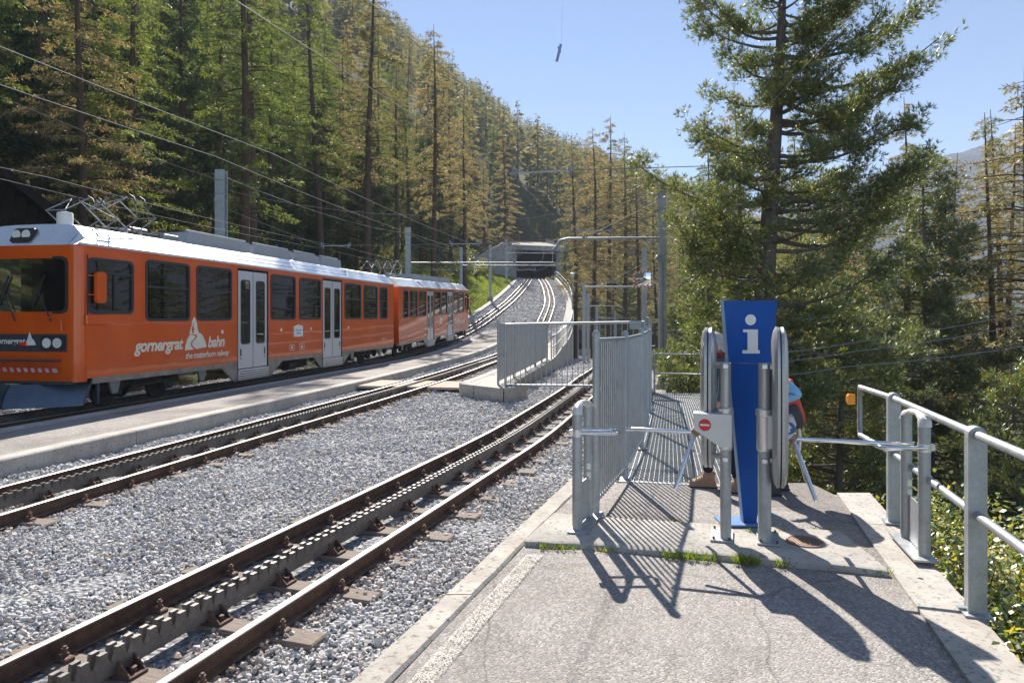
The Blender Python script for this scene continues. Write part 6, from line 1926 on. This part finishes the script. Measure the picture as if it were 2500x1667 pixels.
# ---- undergrowth, bank grass
def scatter_on(nm, region, n, lf, size, wid, up, mat, label, seed, clump=1, spread=.0):
    rg = np.random.default_rng(seed); C = []; 
    while len(C) < n:
        x, y = region(rg)
        if x is None: continue
        z = ground(x, y)
        for q in range(clump): 
            C.append((x + rg.normal(0, spread), y + rg.normal(0, spread), z - .02 + (abs(rg.normal(0, spread * .45)) if spread else 0)))
    C = np.array(C); m = len(C)
    D = rg.normal(0, 1, (m, 3)); D[:, 2] = np.abs(D[:, 2]) + up
    me = leaf_mesh(nm, C, D, size * rg.uniform(.5, 1.4, m), wid * rg.uniform(.6, 1.4, m), MAT[mat], rg)
    o = link(nm, me); o['kind'] = 'stuff'; o['label'] = label
def reg_under(rg):
    y = 20 + 100 * rg.uniform() ** 1.2; d = 1.2 + 26 * rg.uniform() ** 1.4
    if 50 < y < 114 and d < 7: return None, None
    return xL(y) - d, y
scatter_on('undergrowth', reg_under, 80000, 0, .26, .10, .5, 'l_under', 'low bushes and herbs covering the forest floor', 61, 14, .32)
def reg_right(rg):
    y = rg.uniform(2.5, 26); e = .75 + 12 * rg.uniform() ** 1.3
    return xR(y) + e, y
scatter_on('undergrowth', reg_right, 42000, 0, .085, .038, .3, 'l_shrub', 'low leafy plants covering the valley bank', 62, 12, .16)
def bank():
    ys_ = yr(50, 114, 1.0); do = [0, .5, 1, 1.7, 2.5, 3.5, 4.6, 5.8, 7.2, 8.6]
    V = []; F = []
    for y in ys_:
        for d in do: V.append((xL(y) - d - .02, y, ground(xL(y) - d - .02, y) + .05))
    n = len(do)
    for i in range(len(ys_) - 1):
        for c in range(n - 1): F.append((i * n + c, i * n + c + 1, (i + 1) * n + c + 1, (i + 1) * n + c))
    m = MB(); m.add(V, F); o = m.build('grass_bank', MAT['meadow'], None, smooth=70); o['kind'] = 'structure'
bank()
def reg_bank(rg):
    y = rg.uniform(50, 113.5); d = rg.uniform(.1, 8.6); return xL(y) - d, y
scatter_on('meadow_grass', reg_bank, 42000, 0, .24, .05, 1.4, 'l_grass', 'sunlit yellow green grass on the bank beside the climbing track', 63, 7, .12)

# ---- grass tufts in the slab joint
def tuft(pts, n, L, lab, seed):
    rg = np.random.default_rng(seed); P = np.array(pts); t = rg.uniform(0, len(P) - 1.001, n); i = t.astype(int); f = (t - i)[:, None]
    C = P[i] * (1 - f) + P[i + 1] * f; C = np.concatenate([C + rg.normal(0, .018, (n, 2)), np.zeros((n, 1))], 1)
    base = np.array([P[:, 0].mean(), P[:, 1].mean(), 0.0])
    D = rg.normal(0, .55, (n, 3)); D[:, 2] = np.abs(D[:, 2]) + .55
    me = leaf_mesh('grass_tuft', C - base, D, L * rg.uniform(.5, 1.3, n), .0065, MAT['l_grass'], rg)
    o = link('grass_tuft', me); o.location = base; tag(o, lab, 'grass tuft', 'grass tufts in the slab joint')
tuft([(.22, 5.33), (.36, 5.30), (.50, 5.28)], 130, .050, 'low strip of grass in the joint in front of the handle posts', 71)
tuft([(.68, 5.26), (.78, 5.24)], 45, .045, 'short grass wisps right of the handle posts', 76)
tuft([(1.14, 5.13), (1.30, 5.09), (1.52, 5.03)], 300, .070, 'thick grass tuft in the joint in front of the left turnstile', 72)
tuft([(1.64, 5.01), (1.78, 4.97)], 200, .085, 'dense dark green grass clump below the blue pillar', 73)
tuft([(1.92, 4.94), (1.98, 4.93)], 60, .07, 'small grass clump in front of the right turnstile', 74)
tuft([(2.56, 4.80), (2.66, 4.78)], 60, .05, 'tiny dry grass wisp at the corner of the concrete slab', 77)
tuft([(1.93, 5.66), (1.99, 5.65)], 80, .06, 'small bright grass tuft at the foot of the blue pillar', 75)
tuft([(2.20, 5.70), (2.28, 5.69)], 70, .05, 'small bright grass tuft beside the iron drain cover', 78)
tuft([(2.56, 5.76), (2.68, 5.72)], 50, .04, 'thin grass wisp at the rear joint of the slab', 79)
tuft([(1.40, 6.02), (1.5, 5.99)], 40, .035, 'faint grass wisp behind the slab near the left turnstile', 80)

# ---- distant forest on the mountain side
def far_forest():
    rg = np.random.default_rng(91)
    shapes = []
    for s in range(4):
        n = 90; u = rg.uniform(.06, 1, n) ** .9; az = rg.uniform(0, 6.283, n); r = (1 - u) ** .8 * rg.uniform(.3, 1.0, n) * .17 + .005
        C = np.stack([r * .25 * np.cos(az), r * .25 * np.sin(az), u], 1)
        D = np.stack([np.cos(az), np.sin(az), -.25 + .3 * rg.uniform(-1, 1, n)], 1)
        shapes.append((C, D, r * 1.2 + .03))
    CC = []; DD = []; LL = []; WW = []; tr = MB(); cnt = 0
    for _ in range(12000):
        y = 128 + 560 * rg.uniform() ** .75; x = rg.uniform(-.62, .62) * y
        if y < 175 and x < .34 * y and x > -30: continue
        if y < 165 and (x > 30 or x > .4 * y): continue
        z = ground(x, y)
        # only the side that faces the valley
        H = rg.uniform(14, 25)
        if abs(x - 36) < 1 and False: continue
        C, D, L = shapes[rg.integers(4)]
        a = rg.uniform(0, 6.283); c, s = math.cos(a), math.sin(a); M = np.array([[c, -s, 0], [s, c, 0], [0, 0, 1]])
        CC.append((C @ M.T) * H + np.array([x, y, z])); DD.append(D @ M.T); LL.append(L * H); WW.append(L * H * .42)
        if y < 330: tr.tube([(x, y, z - 1), (x, y, z + H * .97)], [.012 * H, .02], 4, caps=False)
        cnt += 1
        if cnt >= 2600: break
    C = np.concatenate(CC); D = np.concatenate(DD); L = np.concatenate(LL); W = np.concatenate(WW)
    me = leaf_mesh('distant_forest', C, D, L, W, MAT['l_far'], rg)
    o = link('distant_forest', me); o['kind'] = 'stuff'; o['label'] = 'far larch and pine forest covering the mountain side'
    t = tr.build('distant_trunks', MAT['bark'], o, fix=False); t['kind'] = 'stuff'
    print('far', cnt, len(C))
far_forest()


# ------------------------------------------------------------------ people behind the turnstiles
def head_mesh(m, c, fwd, r=.098):
    """head with brow, nose, mouth, chin and ears, looking along fwd"""
    f = Vector(fwd).normalized(); s = Vector((0, 0, 1)).cross(f).normalized(); u = f.cross(s)
    c = Vector(c); P = []; F = []; nu, nv = 22, 16
    for i in range(nv + 1):
        th = math.pi * i / nv
        for j in range(nu):
            ph = 2 * math.pi * j / nu
            x, y, z = math.sin(th) * math.cos(ph), math.sin(th) * math.sin(ph), math.cos(th)
            rx, ry, rz = r * .98, r * .80, r * 1.22
            k = 1.0
            if z < -.2: ry *= 1 + .45 * (z + .2); rx *= 1 + .12 * (z + .2)
            p = Vector((x * rx, y * ry, z * rz))
            if x > .75 and abs(y) < .22:
                if -.35 < z < .05: p.x += r * .20 * (1 - abs(y) / .22) * (1 - abs(z + .18) / .2 if abs(z + .18) < .2 else 0)
                if -.62 < z < -.45: p.x += r * .05
            if x > .8 and .05 < z < .22 and .2 < abs(y) < .5: p.x -= r * .07
            if x > .55 and z < -.72: p.x += r * .10
            P.append(c + f * p.x + s * p.y + u * p.z)
    for i in range(nv):
        for j in range(nu):
            F.append((i * nu + j, i * nu + (j + 1) % nu, i * nu + nu + (j + 1) % nu, i * nu + nu + j))
    m.add(P, F)
    for q in (-1, 1):
        e = c + s * (q * r * .80) - u * (r * .05) - f * (r * .08)
        m.tube([e + u * .03, e + u * .02 - f * .02 + s * q * .012, e - u * .01 - f * .018 + s * q * .012, e - u * .03], [.006, .011, .010, .005], 6)
    return f, s, u

def hair_mesh(m, c, fwd, r, back):
    f = Vector(fwd).normalized(); s = Vector((0, 0, 1)).cross(f).normalized(); u = f.cross(s); c = Vector(c)
    rg = random.Random(4); P = []; F = []; nu, nv = 24, 10
    for i in range(nv + 1):
        th = math.pi * .62 * i / nv
        for j in range(nu):
            ph = 2 * math.pi * j / nu; x, y, z = math.sin(th) * math.cos(ph), math.sin(th) * math.sin(ph), math.cos(th)
            if x > .35 and z < .45: x, z = x * .55, max(z, .30)
            k = 1.10 + rg.uniform(-.03, .04)
            P.append(c + f * (x * r * 1.02 * k - .004) + s * (y * r * .88 * k) + u * (z * r * 1.24 * k - (back if x < 0 and i == nv else 0)))
    for i in range(nv):
        for j in range(nu): F.append((i * nu + j, i * nu + (j + 1) % nu, i * nu + nu + (j + 1) % nu, i * nu + nu + j))
    m.add(P, F)

def person(loc, rz, J, E, mats, head, fwd, hair, boots, label, extra=None, bootmat='boot'):
    """J: joints (pos, radius, material index); E: bones"""
    e = empty('person', loc, rz, label, 'person')
    names = list(J)
    me = bpy.data.meshes.new('body'); me.from_pydata([J[n][0] for n in names], [(names.index(a), names.index(b)) for a, b in E], [])
    t = bpy.data.objects.new('body_frame', me); COL.objects.link(t)
    t.modifiers.new('skin', 'SKIN').use_smooth_shade = True
    for i, n in enumerate(names):
        r = J[n][1]; v = me.skin_vertices[0].data[i]; v.radius = (r, r) if not isinstance(r, tuple) else r; v.use_root = (n == 'pelvis')
    t.modifiers.new('sub', 'SUBSURF').render_levels = 2; t.modifiers['sub'].levels = 2
    bpy.context.view_layer.update()
    dg = bpy.context.evaluated_depsgraph_get(); dg.update()
    bm0 = bpy.data.meshes.new_from_object(t.evaluated_get(dg))
    V = [tuple(v.co) for v in bm0.vertices]; F = [tuple(p.vertices) for p in bm0.polygons]
    jp = np.array([J[n][0] for n in names]); jm = [J[n][2] for n in names]; jr = np.array([J[n][1] if not isinstance(J[n][1], tuple) else J[n][1][0] for n in names])
    mi = []
    for f in F:
        c = np.mean([V[i] for i in f], 0); d = np.linalg.norm(jp - c, axis=1) - jr * .6; mi.append(jm[int(np.argmin(d))])
    bpy.data.objects.remove(t); bpy.data.meshes.remove(bm0)
    m = MB(); m.add(V, F); head_mesh(m, head, fwd); mi += [0] * (len(m.f) - len(mi))
    mesh = m.mesh('body', None, 70, fix=False)
    for k in mats: mesh.materials.append(k)
    mesh.polygons.foreach_set('material_index', mi)
    link('body', mesh, e)
    m = MB(); hair_mesh(m, head, fwd, .098, .03); link('hair', m.mesh('hair', hair, 60, fix=False), e)
    for (bx, by, bz, a) in boots:
        m = MB(); cs, sn = math.cos(a), math.sin(a)
        out = [(-.10, .012), (-.095, .05), (-.075, .10), (-.082, .175), (.035, .175), (.045, .12), (.085, .095), (.15, .075), (.178, .045), (.178, .014)]
        for w0, w1, k in ((-.046, .046, 1.0),):
            n = len(out); P = []
            for q, sc in ((-.048, .90), (-.034, 1), (.034, 1), (.048, .90)):
                for x, z in out: P.append((bx + (x * (1 if sc == 1 else .97)) * cs - q * sn, by + x * sn + q * cs, bz + (z * sc)))
            F = [tuple(range(n)), tuple(3 * n + j for j in range(n - 1, -1, -1))]
            for i in range(3):
                for j in range(n): F.append((i * n + j, i * n + (j + 1) % n, i * n + n + (j + 1) % n, i * n + n + j))
            m.add(P, F)
        b = m.build('boot', MAT[bootmat], e, smooth=50)
        m = MB(); m.prism([(-.105, 0), (.183, 0), (.183, .016), (-.105, .016)], lambda x, z, d: (bx + x * cs - d * sn, by + x * sn + d * cs, bz + z), -.05, .05); m.build('sole', MAT['black'], b)
        m = MB()
        for q in range(4): m.box((bx + (.05 + .02 * (3 - q)) * cs, by + (.05 + .02 * (3 - q)) * sn, bz + .098 + q * .02), (.012, .05, .006), a)
        m.build('laces', MAT['black'], b)
    if extra: extra(e)
    return e

def hand(J, E, w, d, side, n, skin=0):
    """five unequal bent fingers rooted in the palm; w wrist point, d pointing direction"""
    w, d = Vector(w), Vector(d).normalized(); up = Vector((0, 0, 1)); s = d.cross(up if abs(d.z) < .8 else Vector((0, 1, 0))).normalized() * side; dn = (-up * .5 + d * .3)
    p = w + d * .06; J[n + 'palm'] = (tuple(p), .026, skin); E.append((n + 'wrist', n + 'palm'))
    for k, (o, L) in enumerate(((-.026, .066), (-.009, .078), (.009, .072), (.026, .056))):
        a = p + d * .038 + s * o; b = a + d * L * .45 + dn * .012; c = b + d * L * .3 + dn * L * .5
        J['%sf%da' % (n, k)] = (tuple(a), .0095, skin); J['%sf%db' % (n, k)] = (tuple(b), .0085, skin); J['%sf%dc' % (n, k)] = (tuple(c), .0075, skin)
        E += [(n + 'palm', '%sf%da' % (n, k)), ('%sf%da' % (n, k), '%sf%db' % (n, k)), ('%sf%db' % (n, k), '%sf%dc' % (n, k))]
    a = p - s * .034 + d * .0; b = a - s * .018 + d * .035
    J[n + 'ta'] = (tuple(a), .011, skin); J[n + 'tb'] = (tuple(b), .0085, skin); E += [(n + 'palm', n + 'ta'), (n + 'ta', n + 'tb')]

def walker():
    J = dict(pelvis=((0, 0, .88), .135, 1), spine=((.01, 0, 1.04), .125, 2), chest=((.03, 0, 1.22), .14, 2), neck=((.05, 0, 1.385), .055, 0), nape=((.065, 0, 1.44), .05, 0))
    E = [('pelvis', 'spine'), ('spine', 'chest'), ('chest', 'neck'), ('neck', 'nape')]
    for q, s, fx in (('l', 1, -.11), ('r', -1, .17)):
        J[q + 'hip'] = ((.0, s * .085, .80), .095, 1); J[q + 'knee'] = ((fx * .62 + .05, s * .09, .46), .066, 1); J[q + 'ankle'] = ((fx - .02, s * .09, .12), .052, 1)
        J[q + 'sho'] = ((.03, s * .165, 1.325), .06, 2); J[q + 'elb'] = ((.06, s * .22, 1.06), .046, 2); J[q + 'wrist'] = ((.10, s * .20, .86), .030, 0)
        E += [('pelvis', q + 'hip'), (q + 'hip', q + 'knee'), (q + 'knee', q + 'ankle'), ('chest', q + 'sho'), (q + 'sho', q + 'elb'), (q + 'elb', q + 'wrist')]
        hand(J, E, J[q + 'wrist'][0], (.25, 0, -.95), s, q)
    def scarf(e):
        m = MB(); m.tube([(.05 + .075 * math.cos(t), .075 * math.sin(t), 1.40 + .01 * math.sin(2 * t)) for t in np.linspace(0, 6.283, 16)[:-1]], .028, 8, closed=True); m.build('scarf', plain('dark_red_scarf', (.20, .03, .03), .9, 0, .6, 40), e, smooth=60)
    person((2.22, 7.14, 0), math.pi - .12, J, E, [MAT['skin'], MAT['navy'], MAT['teal']], (.085, 0, 1.515), (.95, .25, -.22), MAT['greyhair'], [(.165, -.09, 0, 0), (-.12, .09, 0, .1)], 'grey-haired person in tan boots half hidden behind the blue pillar', scarf)

def hiker():
    J = dict(pelvis=((0, 0, .82), .14, 1), spine=((.06, 0, .97), .13, 2), chest=((.13, 0, 1.14), .15, 2), neck=((.23, 0, 1.27), .055, 0), nape=((.26, 0, 1.315), .05, 0))
    E = [('pelvis', 'spine'), ('spine', 'chest'), ('chest', 'neck'), ('neck', 'nape')]
    for q, s, fx in (('l', 1, .10), ('r', -1, -.08)):
        J[q + 'hip'] = ((.0, s * .09, .76), .10, 1); J[q + 'knee'] = ((fx * .6 + .05, s * .10, .43), .07, 1); J[q + 'ankle'] = ((fx - .02, s * .10, .11), .055, 1)
        J[q + 'sho'] = ((.11, s * .18, 1.215), .068, 2); J[q + 'elb'] = ((-.12, s * .29, 1.03), .054, 2); J[q + 'wrist'] = ((.20, s * .17, .93), .032, 0)
        E += [('pelvis', q + 'hip'), (q + 'hip', q + 'knee'), (q + 'knee', q + 'ankle'), ('chest', q + 'sho'), (q + 'sho', q + 'elb'), (q + 'elb', q + 'wrist')]
        hand(J, E, J[q + 'wrist'][0], (.9, -s * .2, .1), s, q)
    person((2.72, 7.05, 0), math.pi + .08, J, E, [MAT['skin'], MAT['greytr'], MAT['jacket']], (.30, 0, 1.385), (.95, 0, -.3), MAT['brownhair'], [(.10, .10, 0, 0), (-.08, -.10, 0, 0)], 'person in light blue jacket bending forward behind the right turnstile', None, 'packgrey')
    # rucksack hangs on the back: a thing of its own
    b = empty('rucksack', (2.72, 7.05, .58), math.pi + .08, 'red and charcoal rucksack on the back of the bending person', 'rucksack')
    def blob(nm, c, sz, mat, tilt=.35, sm=55):
        m = MB(); P = []; F = []; nu, nv = 20, 12
        for i in range(nv + 1):
            th = math.pi * i / nv
            for j in range(nu):
                ph = 2 * math.pi * j / nu; f = lambda v: math.copysign(abs(v) ** .62, v)
                x, y, z = f(math.sin(th)) * f(math.cos(ph)) * sz[0], f(math.sin(th)) * f(math.sin(ph)) * sz[1], f(math.cos(th)) * sz[2]
                P.append((c[0] + x * math.cos(tilt) + z * math.sin(tilt), c[1] + y, c[2] - x * math.sin(tilt) + z * math.cos(tilt)))
        for i in range(nv):
            for j in range(nu): F.append((i * nu + j, i * nu + (j + 1) % nu, i * nu + nu + (j + 1) % nu, i * nu + nu + j))
        m.add(P, F); return m.build(nm, mat, b, smooth=sm)
    blob('main_bag', (-.135, 0, .315), (.105, .15, .25), MAT['packred'])
    blob('front_pocket', (-.215, 0, .24), (.055, .11, .15), MAT['packgrey'])
    for s in (-1, 1): blob('side_pocket', (-.14, s * .135, .22), (.07, .045, .13), MAT['packgrey'])
    blob('lid', (-.055, 0, .53), (.11, .135, .05), MAT['packred'])
    for s in (-1, 1):
        m = MB(); m.tube([(.0, s * .09, .50), (.10, s * .11, .56), (.22, s * .12, .52), (.24, s * .13, .38), (.10, s * .15, .22), (-.04, s * .12, .12)], .018, 6); m.build('shoulder_strap', MAT['packgrey'], b, smooth=60)
    m = MB(); m.tube([(-.20, .10, .10), (-.21, .11, -.02), (-.20, .11, -.12)], .016, 6); m.build('loose_strap', MAT['white'], b)
walker(); hiker()

# ------------------------------------------------------------------ air
hz = MB(); hz.box((0, 550, 162), (4500, 2400, 470))
h = hz.build('haze', None); h['kind'] = 'stuff'
hm = bpy.data.materials.new('haze_air'); hm.use_nodes = True
hm.node_tree.nodes.remove(hm.node_tree.nodes['Principled BSDF'])
pv = hm.node_tree.nodes.new('ShaderNodeVolumePrincipled'); pv.inputs['Color'].default_value = (.72, .83, 1, 1); pv.inputs['Density'].default_value = .0004; pv.inputs['Anisotropy'].default_value = 0.0
hm.node_tree.links.new(pv.outputs[0], hm.node_tree.nodes['Material Output'].inputs['Volume'])
h.data.materials.append(hm)

for o in scene.objects:
    if '_o' in o: del o['_o']
